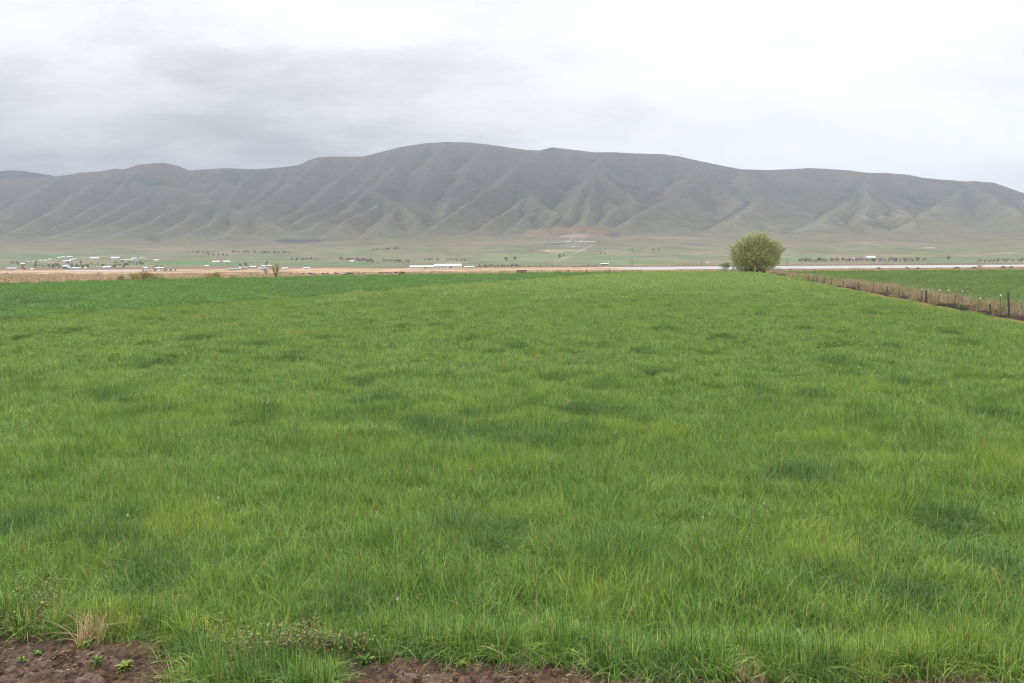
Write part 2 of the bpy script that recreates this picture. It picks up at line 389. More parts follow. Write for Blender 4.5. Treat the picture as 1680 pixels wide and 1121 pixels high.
# ------------------------------------------------------------ haze
bx = MB(); bx.box((0, 7000, 720), (24000, 14060, 1462)); hz = obj('haze', bx.mesh('haze', []))
tag(hz, 'pale damp haze filling the valley and softening the mountain', kind='stuff')
hm = bpy.data.materials.new('haze'); hm.use_nodes = True; hn = hm.node_tree.nodes; hn.clear()
ho = hn.new('ShaderNodeOutputMaterial'); hv = hn.new('ShaderNodeVolumePrincipled')
hv.inputs['Color'].default_value = (.71, .77, .88, 1); hv.inputs['Density'].default_value = 8.6e-5; hv.inputs['Anisotropy'].default_value = .72
hm.node_tree.links.new(hv.outputs[0], ho.inputs['Volume']); hz.data.materials.append(hm)

# ------------------------------------------------------------ ground sheet
def grid_faces(nr, nc):
    i = np.arange(nr*nc).reshape(nr, nc)
    return np.stack([i[:-1, :-1], i[:-1, 1:], i[1:, 1:], i[1:, :-1]], -1).reshape(-1, 4)
rows = np.concatenate([np.arange(-18, 3, 1.), np.arange(3, 60, .5), np.arange(60, 260, 1.), np.arange(260, 800, 3.5), np.arange(800, 1400, 4.), np.arange(1400, 3951, 15.)])
rows[-1] = 3950.0
colp = np.concatenate([np.linspace(-1100, -100, 40, endpoint=False), np.arange(-100, 1800, 3.), np.linspace(1800, 2800, 40)])
sl = (colp-840)/F
RY, SL = np.meshgrid(rows, sl, indexing='ij')
GX = SL*(RY+20*(1-sstep(RY, 20, 400)))
GZ = zt(GX, RY)
V = np.stack([GX, RY, GZ], -1).reshape(-1, 3)
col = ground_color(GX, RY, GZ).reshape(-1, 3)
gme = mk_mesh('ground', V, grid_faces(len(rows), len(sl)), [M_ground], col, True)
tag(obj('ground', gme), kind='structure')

# ------------------------------------------------------------ mountains
SKY = [(-500, 300), (-250, 292), (-60, 297), (60, 292), (105, 288), (135, 283), (160, 282), (190, 277), (205, 278), (225, 271), (250, 268), (270, 267), (290, 272), (312, 280), (340, 278), (370, 276), (420, 278), (470, 274),
       (490, 271), (510, 262), (525, 258), (550, 257), (595, 257), (620, 251), (650, 243), (680, 238), (700, 235), (735, 233), (770, 234), (800, 237), (840, 243), (865, 246), (885, 247), (900, 244), (907, 242),
       (930, 245), (975, 250), (1010, 250), (1040, 252), (1085, 253), (1110, 256), (1150, 265), (1180, 271), (1215, 278), (1260, 279), (1290, 278), (1330, 276), (1370, 278), (1395, 280), (1425, 284), (1455, 284),
       (1490, 287), (1515, 292), (1560, 296), (1585, 298), (1595, 297), (1630, 300), (1650, 307), (1680, 317), (1760, 331), (1900, 345), (2200, 350)]
YR = 8000.0; YF = 4900.0
def crest(pts, y0=None, y1=None, k=0.5):
    n = len(pts)
    L = [0]
    for a, b in zip(pts[:-1], pts[1:]): L.append(L[-1]+math.hypot(b[0]-a[0], b[1]-a[1]))
    P = []
    for (a, b), q in zip(pts, L):
        t = q/L[-1]; Yd = y0+(y1-y0)*t
        P.append(at(a, b, Yd))
    return (P, k)
sp = []
ridge = ([at(a, b, YR-250*math.exp(-((a-907)/60)**2)) for a, b in SKY], 0.62)
sp.append(ridge)
def S(pts, k=0.5, y0=YR-60, y1=YF): sp.append(crest(pts, y0, y1, k*1.38*(1.0 if pts[0][0] < 1100 else .84)))
S([(100, 290), (50, 325), (0, 368), (-60, 395)], .42)
S([(205, 278), (160, 300), (112, 335), (55, 362), (-5, 392)], .44)
S([(225, 285), (200, 310), (170, 330), (118, 360), (60, 385), (15, 402)], .44, 7700)
S([(220, 293), (255, 304), (303, 311), (335, 325), (372, 341), (420, 351), (450, 364), (470, 381)], .5, 7600, 5300)
S([(300, 312), (262, 332), (215, 352), (155, 378), (100, 402)], .48, 7200, 4900)
S([(262, 307), (215, 330), (170, 355), (120, 380), (70, 400)], .48, 7350, 4900)
S([(335, 327), (300, 340), (250, 362), (205, 383), (175, 404)], .48, 6900, 4850)
S([(362, 340), (325, 352), (280, 374), (240, 398)], .48, 6500, 4850)
S([(388, 347), (350, 362), (315, 380), (295, 398)], .48, 6200, 4850)
S([(420, 352), (395, 366), (370, 384), (360, 398)], .5, 5950, 4850)
S([(375, 278), (372, 300), (352, 312), (340, 322)], .45, 7900, 7150)
S([(425, 278), (400, 300), (378, 318), (375, 335)], .45, 7900, 6900)
S([(470, 275), (448, 305), (425, 325), (405, 340)], .45, 7900, 6700)
S([(530, 258), (500, 285), (462, 315), (425, 333)], .46, 7900, 6500)
S([(600, 257), (570, 285), (535, 315), (490, 345), (460, 360)], .46, 7900, 5900)
S([(640, 247), (625, 275), (598, 305), (560, 330), (500, 355), (470, 372)], .48, 7900, 5500)
S([(700, 236), (670, 262), (635, 290), (612, 312), (575, 338), (540, 358), (510, 374), (482, 388)], .5)
S([(612, 314), (632, 322), (660, 339), (680, 354), (692, 368)], .52, 6500, 5300)
S([(634, 323), (600, 345), (565, 365), (538, 384)], .52, 6350, 4900)
S([(655, 337), (640, 355), (625, 375)], .52, 6000, 4950)
S([(735, 234), (712, 262), (700, 290), (690, 318), (695, 345)], .48, 7900, 6100)
S([(800, 238), (775, 265), (765, 292), (745, 322), (722, 352)], .48, 7900, 5900)
S([(907, 243), (885, 253), (858, 268), (838, 283), (815, 305), (777, 328), (740, 350), (700, 374)], .52, 7740, 5000)
S([(838, 285), (852, 300), (866, 318), (850, 340), (810, 362), (780, 380)], .52, 7000, 4900)
S([(866, 318), (890, 338), (915, 356)], .54, 6400, 5300)
S([(885, 342), (865, 358), (840, 378)], .54, 5900, 4950)
S([(1000, 250), (985, 262), (977, 275), (968, 290), (948, 318), (932, 342), (922, 362)], .52, 7900, 5200)
S([(977, 275), (992, 290), (1012, 305), (1035, 322), (1052, 336)], .54, 7200, 5900)
S([(975, 280), (972, 305), (965, 335), (955, 362)], .56, 7100, 5100)
S([(1000, 330), (1013, 336), (1000, 350), (985, 366)], .56, 6000, 5000)
S([(1110, 257), (1145, 275), (1163, 290), (1135, 306), (1100, 325), (1062, 345), (1025, 364), (1005, 378)], .52)
S([(1163, 290), (1190, 312), (1215, 335)], .5, 7200, 6200)
S([(1215, 279), (1225, 300), (1245, 325), (1225, 345), (1195, 368)], .44)
S([(1425, 285), (1424, 300), (1420, 312), (1395, 330), (1368, 347), (1345, 366)], .5)
S([(1420, 312), (1445, 326), (1470, 340), (1492, 352)], .5, 7000, 5900)
S([(1420, 314), (1425, 335), (1420, 360)], .5, 6900, 5100)
S([(1450, 350), (1467, 346), (1490, 356), (1505, 368)], .55, 5600, 5000)
S([(1467, 346), (1445, 360), (1425, 374)], .55, 5500, 4950)
S([(1592, 298), (1582, 312), (1562, 326), (1535, 342), (1508, 358)], .5)
S([(1592, 300), (1620, 320), (1648, 338), (1672, 352)], .5, 7700, 5400)
S([(1690, 320), (1720, 345), (1730, 375)], .46)
S([(1850, 340), (1830, 360), (1820, 385)], .46)
mrows = np.concatenate([np.arange(3950, 7600, 14.), np.arange(7600, 8060, 9.), np.arange(8060, 9600, 45.)])
mcol = np.concatenate([np.linspace(-1100, -60, 60, endpoint=False), np.arange(-60, 1760, 2.2), np.linspace(1760, 2800, 60)])
MY, MS = np.meshgrid(mrows, (mcol-840)/F, indexing='ij')
MX = MS*MY
wx = MX+(fbm(MX/420, MY/420, 3)-.5)*90; wy = MY+(fbm(MX/420+40, MY/420+7, 3)-.5)*90
wmask = 1-sstep(MY, 7500, 7950); wx = MX+(wx-MX)*wmask; wy = MY+(wy-MY)*wmask
base = zt(MX, MY)
Zs = np.full(MX.shape, -1e9); Ds = np.full(MX.shape, 1e9); second = np.full(MX.shape, -1e9)
for P, k in sp:
    best = np.full(MX.shape, -1e9); bd = np.full(MX.shape, 1e9)
    for a, b in zip(P[:-1], P[1:]):
        ax, ay = a.x, a.y; dx, dy = b.x-ax, b.y-ay; L2 = dx*dx+dy*dy
        t = np.clip(((wx-ax)*dx+(wy-ay)*dy)/L2, 0, 1)
        dist = np.sqrt((wx-ax-t*dx)**2+(wy-ay-t*dy)**2)
        d2 = np.sqrt(dist*dist+16*16)-16
        h = a.z+(b.z-a.z)*t-k*d2
        u = h > best; best = np.where(u, h, best); bd = np.where(u, dist, bd)
    second = np.maximum(second, np.minimum(best, Zs))
    u = best > Zs; Zs = np.where(u, best, Zs); Ds = np.where(u, bd, Ds)
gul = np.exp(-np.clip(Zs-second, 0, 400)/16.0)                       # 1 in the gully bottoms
# smooth union with the alluvial fan
k_ = 55.0; h_ = np.clip(.5+.5*(Zs-base)/k_/2, 0, 1)
Z = base*(1-h_)+Zs*h_+k_*2*h_*(1-h_)*.5
amp = h_*(1-np.exp(-Ds/120.0))
rg = ridg(wx/380, wy/560, 4)
Z = Z+amp*(rg-.62)*22*wmask+amp*(ridg(wx/120+3, wy/210, 3)-.6)*7*wmask+amp*(fbm(MX/70, MY/90, 3)-.5)*22*sstep(8000-MY, 20, 300)
Z = Z+h_*(fbm(MX/45, MY/45, 2)-.5)*5
Z[0, :] = zt(MX[0], MY[0])
Z = np.where(MY > 8060, np.minimum(Z, Zs), Z)
# colour of the slopes: sage, dry grass on the crests, scrub in the gullies
mpx, mpy = proj(MX, MY, Z)
n1 = fbm(MX/180, MY/260, 5); n2 = fbm(MX/700+5, MY/700, 4); n3 = fbm(MX/60+8, MY/60, 4); n7 = fbm(MX/38+1, MY/30, 3)
mc = np.zeros(MX.shape+(3,))+np.array([.058, .056, .050])
mc = mix(mc, [.085, .068, .060], sstep(n2, .42, .6)*.7)
mc = mix(mc, [.045, .056, .038], sstep(n1, .5, .66)*.6)
cr = np.exp(-Ds/40.0)*(1-sstep(Z, 300, 750))
mc = mix(mc, [.110, .108, .062], cr*.35)
lowf = (1-sstep(Z+(n1-.5)*240, 130, 520))
mc = mix(mc, [.108, .116, .072], lowf*.75)
mc = mix(mc, [.16, .125, .085], lowf*sstep(n1, .5, .62)*.5)
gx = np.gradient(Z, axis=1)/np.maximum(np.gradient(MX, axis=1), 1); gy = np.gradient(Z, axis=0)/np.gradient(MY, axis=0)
spur_shading = gx*.85+(gy-.3)*.25                                    # light and shaded sides of the spurs, painted in as grass and scrub tones
mc = mix(mc, [.040, .034, .038], sstep(-spur_shading+(n3-.5)*.35, .02, .50)*h_*.24)
mc = mix(mc, [.115, .105, .070], sstep(spur_shading+(n3-.5)*.35, .08, .50)*h_*.20)
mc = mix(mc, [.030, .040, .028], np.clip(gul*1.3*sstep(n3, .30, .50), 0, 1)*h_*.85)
mc = mix(mc, [.020, .030, .026], sstep(n3, .58, .64)*sstep(n2, .50, .6)*sstep(Z, 350, 700)*.8)
mc = mix(mc, ground_color(MX, MY, Z), 1-sstep(MY+(n1-.5)*1200+(n3-.5)*500, 4100, 5300))
mc = mc*(1+.38*sstep(mpx, 950, 1350)*h_)[..., None]  # slopes paler to the right: thicker haze painted into their colour
mc = mc*(1+(n7-.5)[..., None]*.5*h_[..., None]); mc = mix(mc, [.085, .055, .052], sstep(Z, 420, 800)*sstep(n1, .42, .6)*.5)
def mpatch(cx, cy, rx, ry, c, a, p=2):
    global mc
    q = np.abs((mpx-cx+(n3-.5)*22)/rx)**p+np.abs((mpy-cy+(n1-.5)*8)/ry)**p
    mc = mix(mc, c, a*(1-sstep(q, .5, 1.3)))
mpatch(935, 383, 78, 12, [.155, .108, .082], .6, 2); mpatch(940, 375, 40, 3, [.21, .125, .09], .5); mpatch(880, 384, 25, 7, [.20, .15, .11], .6)
mpatch(1008, 386, 11, 4.5, [.07, .05, .07], .9); mpatch(1090, 391, 70, 2, [.26, .18, .14], .5); mpatch(1200, 396, 90, 1.2, [.26, .16, .12], .5)
mpatch(945, 388, 30, 3, [.32, .22, .17], .6); mpatch(490, 395, 40, 3, [.06, .055, .07], .95, 3)
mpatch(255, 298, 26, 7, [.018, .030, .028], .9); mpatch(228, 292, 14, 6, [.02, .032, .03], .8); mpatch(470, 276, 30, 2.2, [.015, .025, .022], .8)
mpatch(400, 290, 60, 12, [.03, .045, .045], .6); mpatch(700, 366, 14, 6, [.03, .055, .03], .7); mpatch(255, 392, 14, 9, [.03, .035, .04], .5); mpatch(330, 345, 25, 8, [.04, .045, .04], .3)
mpatch(695, 315, 60, 22, [.050, .052, .048], .5); mpatch(1390, 320, 20, 14, [.055, .055, .05], .4)
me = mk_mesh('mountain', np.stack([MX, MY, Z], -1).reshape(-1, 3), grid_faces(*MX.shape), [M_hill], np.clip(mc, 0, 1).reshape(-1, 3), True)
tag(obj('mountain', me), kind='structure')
# bluish range behind on the far left
DSK = [(-900, 262), (-500, 268), (-200, 272), (-60, 278), (0, 281), (15, 280), (35, 281), (50, 284), (75, 287), (100, 290), (125, 298), (180, 310)]
dr = np.arange(0, 24); dc = np.linspace(0, len(DSK)-1, 160)
dx_ = np.interp(dc, range(len(DSK)), [d[0] for d in DSK]); dy_ = np.interp(dc, range(len(DSK)), [d[1] for d in DSK])
DV = []; 
for r_ in dr:
    yy = 8900-r_*60.0
    for a, b in zip(dx_, dy_):
        p = at(a, b, 8900); top = p.z
        z = top-(1-math.exp(-r_/9.0))*500 if r_ else top
        DV.append((p.x+(vnoise(np.array([p.x/300]), np.array([yy/300]))[0]-.5)*60, yy, z+(vnoise(np.array([p.x/250+3]), np.array([yy/200]))[0]-.5)*(70 if r_ else 12)))
dcol = np.zeros((len(DV), 3))+np.array([.022, .034, .034])
me = mk_mesh('distant_mountain', DV, grid_faces(24, 160), [M_hill], dcol, True)
tag(obj('distant_mountain', me), kind='structure')

# ------------------------------------------------------------ water
m, nt, n, l, b = mat('river_water'); b.inputs['Base Color'].default_value = (.27, .27, .26, 1); b.inputs['Roughness'].default_value = .42; b.inputs['IOR'].default_value = 1.33
b.inputs['Specular IOR Level'].default_value = .9
t = n.new('ShaderNodeTexNoise'); t.inputs['Scale'].default_value = .25; t.inputs['Detail'].default_value = 6
g = n.new('ShaderNodeNewGeometry'); l.new(g.outputs['Position'], t.inputs['Vector']); bp = n.new('ShaderNodeBump'); bp.inputs['Strength'].default_value = .10; bp.inputs['Distance'].default_value = .10
l.new(t.outputs['Fac'], bp.inputs['Height']); l.new(bp.outputs[0], b.inputs['Normal'])
wm = mk_mesh('river', [(-900, 740, -8.95), (1700, 740, -8.95), (1700, 1130, -8.95), (-900, 1130, -8.95)], [(0, 1, 2, 3)], [m])
tag(obj('river', wm), kind='structure')

# ------------------------------------------------------------ grass
def blades(n, size, h, w, lean=.35, seed=0, curl=.5, clump=0, hj=.35, segs=3, col=None):
    r = np.random.default_rng(seed)
    if clump:
        cc = (r.random((clump, 2))-.5)*size; ci = r.integers(0, clump, n)
        bxy = cc[ci]+r.normal(0, size*.06, (n, 2))
    else: bxy = (r.random((n, 2))-.5)*size
    hh = h*(1-hj+2*hj*r.random(n)); az = r.random(n)*2*np.pi; ln = hh*lean*np.abs(r.normal(0, 1, n)).clip(0, 2.2)
    dx, dy = np.cos(az), np.sin(az); fa = r.random(n)*2*np.pi; wxv, wyv = np.cos(fa)*w/2, np.sin(fa)*w/2
    vs = []
    for s_ in range(segs+1):
        t_ = s_/segs; zz = hh*(t_-curl*t_**3*np.minimum(ln/hh, 1)*.6); off = ln*t_**2
        cx = bxy[:, 0]+dx*off; cy = bxy[:, 1]+dy*off; ww = (1-t_**1.8)
        if s_ < segs:
            vs.append(np.stack([cx-wxv*ww, cy-wyv*ww, zz], -1)); vs.append(np.stack([cx+wxv*ww, cy+wyv*ww, zz], -1))
        else: vs.append(np.stack([cx, cy, zz], -1))
    k = len(vs); Vv = np.stack(vs, 1).reshape(-1, 3)
    fs = []
    i0 = np.arange(n)*k
    for s_ in range(segs-1): 
        fs.append(np.stack([i0+2*s_, i0+2*s_+1, i0+2*s_+3, i0+2*s_+2], -1))
    q = np.concatenate(fs) if fs else np.zeros((0, 4), int)
    tri = np.stack([i0+2*(segs-1), i0+2*(segs-1)+1, i0+k-1], -1)
    tri4 = np.concatenate([tri, tri[:, 2:3]], 1)
    c = r.random((n, 3)); c = np.repeat(c, k, 0)
    return Vv, q, tri, c
def blade_mesh(name, m, **kw):
    Vv, q, tri, c = blades(**kw)
    me = bpy.data.meshes.new(name); nq, nt_ = len(q), len(tri)
    me.vertices.add(len(Vv)); me.vertices.foreach_set('co', Vv.astype(np.float32).ravel())
    me.loops.add(nq*4+nt_*3); me.loops.foreach_set('vertex_index', np.concatenate([q.ravel(), tri.ravel()]).astype(np.int32))
    me.polygons.add(nq+nt_)
    me.polygons.foreach_set('loop_start', np.concatenate([np.arange(nq)*4, nq*4+np.arange(nt_)*3]).astype(np.int32))
    me.polygons.foreach_set('loop_total', np.concatenate([np.full(nq, 4), np.full(nt_, 3)]).astype(np.int32))
    me.update(calc_edges=True)
    a = me.color_attributes.new('col', 'FLOAT_COLOR', 'POINT'); cc = np.ones((len(Vv), 4), np.float32); cc[:, :3] = c; a.data.foreach_set('color', cc.ravel())
    me.polygons.foreach_set('use_smooth', np.full(nq+nt_, True))
    me.materials.append(m)
    return bpy.data.objects.new(name, me)       # never linked: only a source for the sward
def scatter(name, pts, rz, scl, vid, protos, label, tilt=None):
    me = bpy.data.meshes.new(name); N = len(pts)
    me.vertices.add(N); me.vertices.foreach_set('co', np.asarray(pts, np.float32).ravel())
    rot = np.zeros((N, 3), np.float32); rot[:, 2] = rz
    if tilt is not None: rot[:, 0] = tilt[:, 0]; rot[:, 1] = tilt[:, 1]
    a = me.attributes.new('rot', 'FLOAT_VECTOR', 'POINT'); a.data.foreach_set('vector', rot.ravel())
    a = me.attributes.new('scl', 'FLOAT_VECTOR', 'POINT'); a.data.foreach_set('vector', np.asarray(scl, np.float32).ravel())
    a = me.attributes.new('vid', 'INT', 'POINT'); a.data.foreach_set('value', np.asarray(vid, np.int32))
    o = obj(name, me); nt = bpy.data.node_groups.new(name, 'GeometryNodeTree')
    nt.interface.new_socket('Geometry', in_out='INPUT', socket_type='NodeSocketGeometry'); nt.interface.new_socket('Geometry', in_out='OUTPUT', socket_type='NodeSocketGeometry')
    n = nt.nodes; l = nt.links; gi = n.new('NodeGroupInput'); go = n.new('NodeGroupOutput'); iop = n.new('GeometryNodeInstanceOnPoints')
    l.new(gi.outputs[0], iop.inputs['Points']); l.new(iop.outputs[0], go.inputs[0])
    j = n.new('GeometryNodeJoinGeometry')
    for p in protos:
        oi = n.new('GeometryNodeObjectInfo'); oi.inputs['Object'].default_value = p; oi.inputs['As Instance'].default_value = True
        l.new(oi.outputs['Geometry'], j.inputs[0])
    l.new(j.outputs[0], iop.inputs['Instance']); iop.inputs['Pick Instance'].default_value = True
    for nm, ty, so in (('rot', 'FLOAT_VECTOR', 'Rotation'), ('scl', 'FLOAT_VECTOR', 'Scale'), ('vid', 'INT', 'Instance Index')):
        na = n.new('GeometryNodeInputNamedAttribute'); na.data_type = ty; na.inputs[0].default_value = nm; l.new(na.outputs[0], iop.inputs[so])
    md = o.modifiers.new('sward', 'NODES'); md.node_group = nt
    tag(o, label, 'grass', kind='stuff'); return o
def cells(y0, y1, step, margin=3.0, jit=.5):
    out = []
    y = y0
    while y < y1:
        hw = .66*y+margin; xs = np.arange(-hw, hw, step)
        out.append(np.stack([xs+(rng.random(len(xs))-.5)*step*jit*2, np.full(len(xs), y)+(rng.random(len(xs))-.5)*step*jit*2], -1)); y += step
    return np.concatenate(out)
def field_of(X, Y):
    px = pxof(X, np.maximum(Y, 1)); De = np.interp(px, DE_X, DE_Y); s = ditch_s(X, Y)
    left = fieldline(X, Y) < 0
    inside = (Y < De-1)
    return left & inside, (~left) & (s < -1.9-1.1*sstep(Y, 50, 90)-(fbm(X/4, Y/8, 2)-.5)*1.6) & inside, (s > 2.1) & inside
near = [blade_mesh('grass_tuft', M_grass, n=360, size=.46, h=.19, w=.0052, lean=.72, seed=100+i, clump=(18 if i % 3 else 0), hj=.5, segs=4) for i in range(9)]
mid = [blade_mesh('grass_tuft', M_midg, n=900, size=1.1, h=.14, w=.0085, lean=.70, seed=200+i, clump=(30 if i % 3 else 0), hj=.5) for i in range(7)]
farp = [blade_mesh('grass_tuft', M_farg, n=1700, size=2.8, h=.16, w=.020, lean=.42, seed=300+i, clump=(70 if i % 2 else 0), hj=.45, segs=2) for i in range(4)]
def lay(nm, y0, y1, step, protos, which, label, hs=1.0, hn=.5, margin=3.0, xy=None, sxy=1.0, fade=None):
    P = cells(y0, y1, step, margin) if xy is None else xy
    X, Y = P[:, 0], P[:, 1]; k = field_of(X, Y)[which]
    if which == 1: k &= (Y > edgeY(X, Y)+.26)
    if fade: k &= rng.random(len(X)) < sstep(Y, fade[0], fade[1])*(1-sstep(Y, fade[2], fade[3]))
    X, Y = X[k], Y[k]; N = len(X)
    h = hs*(1+hn*(fbm(X/1.1, Y/1.1, 3)-.5)*2.4)*(.75+.5*rng.random(N))
    rz_ = rng.random(N)*6.28
    sc_ = np.stack([np.full(N, sxy), np.full(N, sxy), h], -1)
    return scatter(nm, np.stack([X, Y, zt(X, Y)-.01], -1), rz_, sc_, rng.integers(0, len(protos), N), protos, label, np.stack([(fbm(X/.9, Y/.9, 2)-.5)*.9, (fbm(X/.9+31, Y/.9+17, 2)-.5)*.9], -1)+(rng.random((N, 2))-.5)*.2)
lay('meadow_grass', 5.2, 22, .24, near, 1, 'long fresh green meadow grass in the foreground', fade=(-2, -1, 12, 22))
lay('meadow_grass', 11, 115, .60, mid, 1, 'green meadow grass in the middle of the field', fade=(11, 18, 60, 115))
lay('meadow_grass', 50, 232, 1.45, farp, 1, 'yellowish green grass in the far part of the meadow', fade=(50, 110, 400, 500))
cropf = [blade_mesh('crop_tuft', M_crop, n=1300, size=2.8, h=.15, w=.025, lean=.3, seed=400+i, hj=.25, segs=2) for i in range(3)]
lay('young_crop', 30, 230, 1.75, cropf, 0, 'smooth deep green young crop in the strip left of the meadow', hs=1.0, hn=.15)
rf = [blade_mesh('grass_tuft', M_rfield, n=1300, size=2.8, h=.15, w=.025, lean=.3, seed=500+i, hj=.3, segs=2) for i in range(3)]
lay('field_grass', 20, 236, 1.75, rf, 2, 'short green grass in the field beyond the fence', hn=.2)
# coarse dark clumps standing in the meadow
cl = [blade_mesh('coarse_tuft', M_clump, n=330, size=.34, h=.225, w=.0058, lean=1.0, seed=600+i, hj=.35, segs=4, curl=.9) for i in range(4)]
CLP = [(905, 630, 50), (1245, 650, 42), (955, 680, 40), (1010, 690, 60), (1265, 676, 55), (430, 684, 45), (225, 692, 34), (640, 665, 70), (680, 712, 90), (825, 730, 110), (965, 732, 80), (990, 573, 50),
       (430, 572, 30), (242, 530, 26), (1325, 795, 135), (770, 892, 120), (130, 915, 130), (1440, 960, 150), (612, 632, 46), (268, 603, 46), (1580, 570, 30), (1500, 640, 60), (1420, 693, 70), (885, 678, 46),
       (540, 560, 30), (115, 548, 40), (335, 560, 40), (480, 590, 36), (30, 560, 36), (395, 575, 40), (720, 540, 30), (1320, 545, 22), (1555, 552, 30), (1430, 520, 28), (1190, 560, 26), (1090, 545, 24), (590, 692, 60),
       (1620, 690, 50), (60, 640, 60), (180, 655, 40), (990, 640, 40), (790, 690, 40), (1560, 860, 60), (20, 880, 90), (560, 1010, 60), (1180, 560, 20), (850, 575, 40), (770, 560, 30), (930, 720, 50), (1370, 600, 30), (1090, 620, 34),
       (250, 960, 80), (1000, 930, 60), (1640, 960, 60), (420, 700, 40), (1330, 660, 30)]
px_, py_ = [], []
cX, cY = [], []
for a, b, w in CLP:
    g_ = ghit(a, b); wd = w/F*g_.y
    nn = max(4, int(13*wd+4))
    for _ in range(nn):
        cX.append(g_.x+random.gauss(0, wd*.34)); cY.append(g_.y+random.gauss(0, wd*.25+.12))
for _ in range(230):
    Yq = random.uniform(24, 190); Xq = random.uniform(-.66, .5)*Yq
    w = random.uniform(.4, 1.8)
    for _ in range(4): cX.append(Xq+random.gauss(0, w*.45)); cY.append(Yq+random.gauss(0, w*.30))
cX = np.array(cX); cY = np.array(cY); k = field_of(cX, cY)[1] & (cY > edgeY(cX, cY)+.2); cX, cY = cX[k], cY[k]; N = len(cX)
ss = .85+.5*rng.random(N)+cY*.004
scatter('coarse_grass', np.stack([cX, cY, zt(cX, cY)-.01], -1), rng.random(N)*6.28, np.stack([ss*1.1, ss*1.1, np.minimum(ss, 1.35)*.98], -1), rng.integers(0, 4, N), cl, 'dark bluish tussocks of coarse grass dotted over the meadow')
# dark fringe where meadow meets the crop
q = rng.random(900); fy = 32+190*q**1.3; fx = -39+.333*fy-np.interp(fy, [30, 50, 80, 120], [0, .8, 1, 0])+rng.normal(0, .35, 900)
scatter('coarse_grass', np.stack([fx, fy, zt(fx, fy)], -1), rng.random(900)*6.28, np.stack([np.full(900, 1.5), np.full(900, 1.5), .8+.5*rng.random(900)], -1), rng.integers(0, 4, 900), cl, 'uneven fringe of darker grass where the meadow meets the crop')
# rank grass overhanging the soil at the front
ex = []; 
edge_t = [blade_mesh('edge_tuft', M_clump if i == 1 else M_grass, n=190, size=.16, h=.27, w=.0070, lean=.75, seed=650+i, hj=.35, segs=5, curl=1.1) for i in range(4)]
for s_ in np.arange(-.72, .74, .0125):
    Y0 = float(np.interp(s_, EA, EY))
    for kk in range(2):
        yy = Y0+random.uniform(0.10, .40); ex.append((s_*yy+random.gauss(0, .05), yy, random.uniform(.6, 1.15)))
ex = np.array(ex); N = len(ex)
scatter('edge_grass', np.stack([ex[:, 0], ex[:, 1], zt(ex[:, 0], ex[:, 1])], -1), rng.random(N)*6.28, np.stack([ex[:, 2]]*3, -1), rng.integers(0, 4, N), edge_t, 'arching rank grass overhanging the bare soil')

# ------------------------------------------------------------ bare soil at the front
sx = np.arange(-6, 6, .0145); sy = np.arange(3.2, 6.7, .0145); SY, SX = np.meshgrid(sy, sx, indexing='ij')
zz = .012+(fbm(SX/.5, SY/.5, 3)-.5)*.06+(ridg(SX/.13, SY/.06, 3)-.6)*.070+(fbm(SX/.04, SY/.03, 3)-.5)*.050
fall = sstep(SY-edgeY(SX, SY), .25, .7); zz = zz*(1-fall)-.06*fall
rim = np.minimum(np.minimum(SX+6, 6-SX), np.minimum(SY-3.2, 10)); zz = zz-.12*(1-sstep(rim, 0, .3))
n1 = fbm(SX/.3, SY/.3, 4); n2 = fbm(SX/.05+3, SY/.035, 4)
scl_ = np.zeros(SX.shape+(3,))+np.array([.092, .058, .043])
scl_ = mix(scl_, [.140, .096, .073], sstep(n2, .48, .58)*.9); scl_ = mix(scl_, [.040, .023, .017], sstep(fbm(SX/.09+5, SY/.03+2, 3), .56, .64)*.9); scl_ = mix(scl_, [.11, .062, .038], sstep(fbm(SX/.2+7, SY/.12, 4), .56, .66)*.6)  # darkest mottling paints the shade of crevices into the soil colour
M_soil = vcol_mat('soil', nscale=(60, 14), namt=.35, bump=(.8, .02, 90), spec=.15)
tag(obj('soil', mk_mesh('soil', np.stack([SX, SY, zz], -1).reshape(-1, 3), grid_faces(*SX.shape), [M_soil], scl_.reshape(-1, 3), False)), kind='structure')
def zs(x, y):
    i = int(np.clip((y-3.2)/.0145, 0, len(sy)-1)); j = int(np.clip((x+6)/.0145, 0, len(sx)-1)); return float(zz[i, j])
# straw litter
MBs = MB(); lv, lf, lc = [], [], []
def stick(x, y, z, L, w, az, el, c):
    d = Vector((math.cos(az)*math.cos(el), math.sin(az)*math.cos(el), math.sin(el))); s_ = Vector((-math.sin(az), math.cos(az), 0))*w; u = Vector((0, 0, w))
    p = Vector((x, y, z)); b = len(lv); bend = Vector((random.gauss(0, .15), random.gauss(0, .15), random.uniform(0, .25)))*L
    for t_, ww in ((0, 1), (.5, 1), (1, .4)):
        q_ = p+d*L*t_+bend*(t_*(1-t_)*2); lv.extend([q_-s_*ww, q_+s_*ww, q_+u*ww*1.5])
    for k_ in (0, 3): 
        for a_, b_ in ((0, 1), (1, 2), (2, 0)): lf.append((b+k_+a_, b+k_+b_, b+k_+3+b_, b+k_+3+a_))
    lc.extend([c]*9)
for _ in range(6500):
    s_ = random.uniform(-.72, .72); Y0 = float(np.interp(s_, EA, EY)); y = Y0+random.uniform(-1.1, .12); x = s_*y
    if y < 4.3: continue
    cl_ = fbm(np.array([x/.25]), np.array([y/.2]), 2)[0]
    if random.random() > (cl_-.25)*2.2: continue
    stick(x, y, zs(x, y)+.004, random.uniform(.012, .07), random.uniform(.0006, .0014), random.gauss(0, .9), random.uniform(-.05, .25), (random.random(), random.random(), random.random()))
tag(obj('straw_litter', mk_mesh('straw_litter', lv, lf, [M_straw], np.array(lc))), 'thin dry straw scattered over the bare soil', 'straw', kind='stuff')

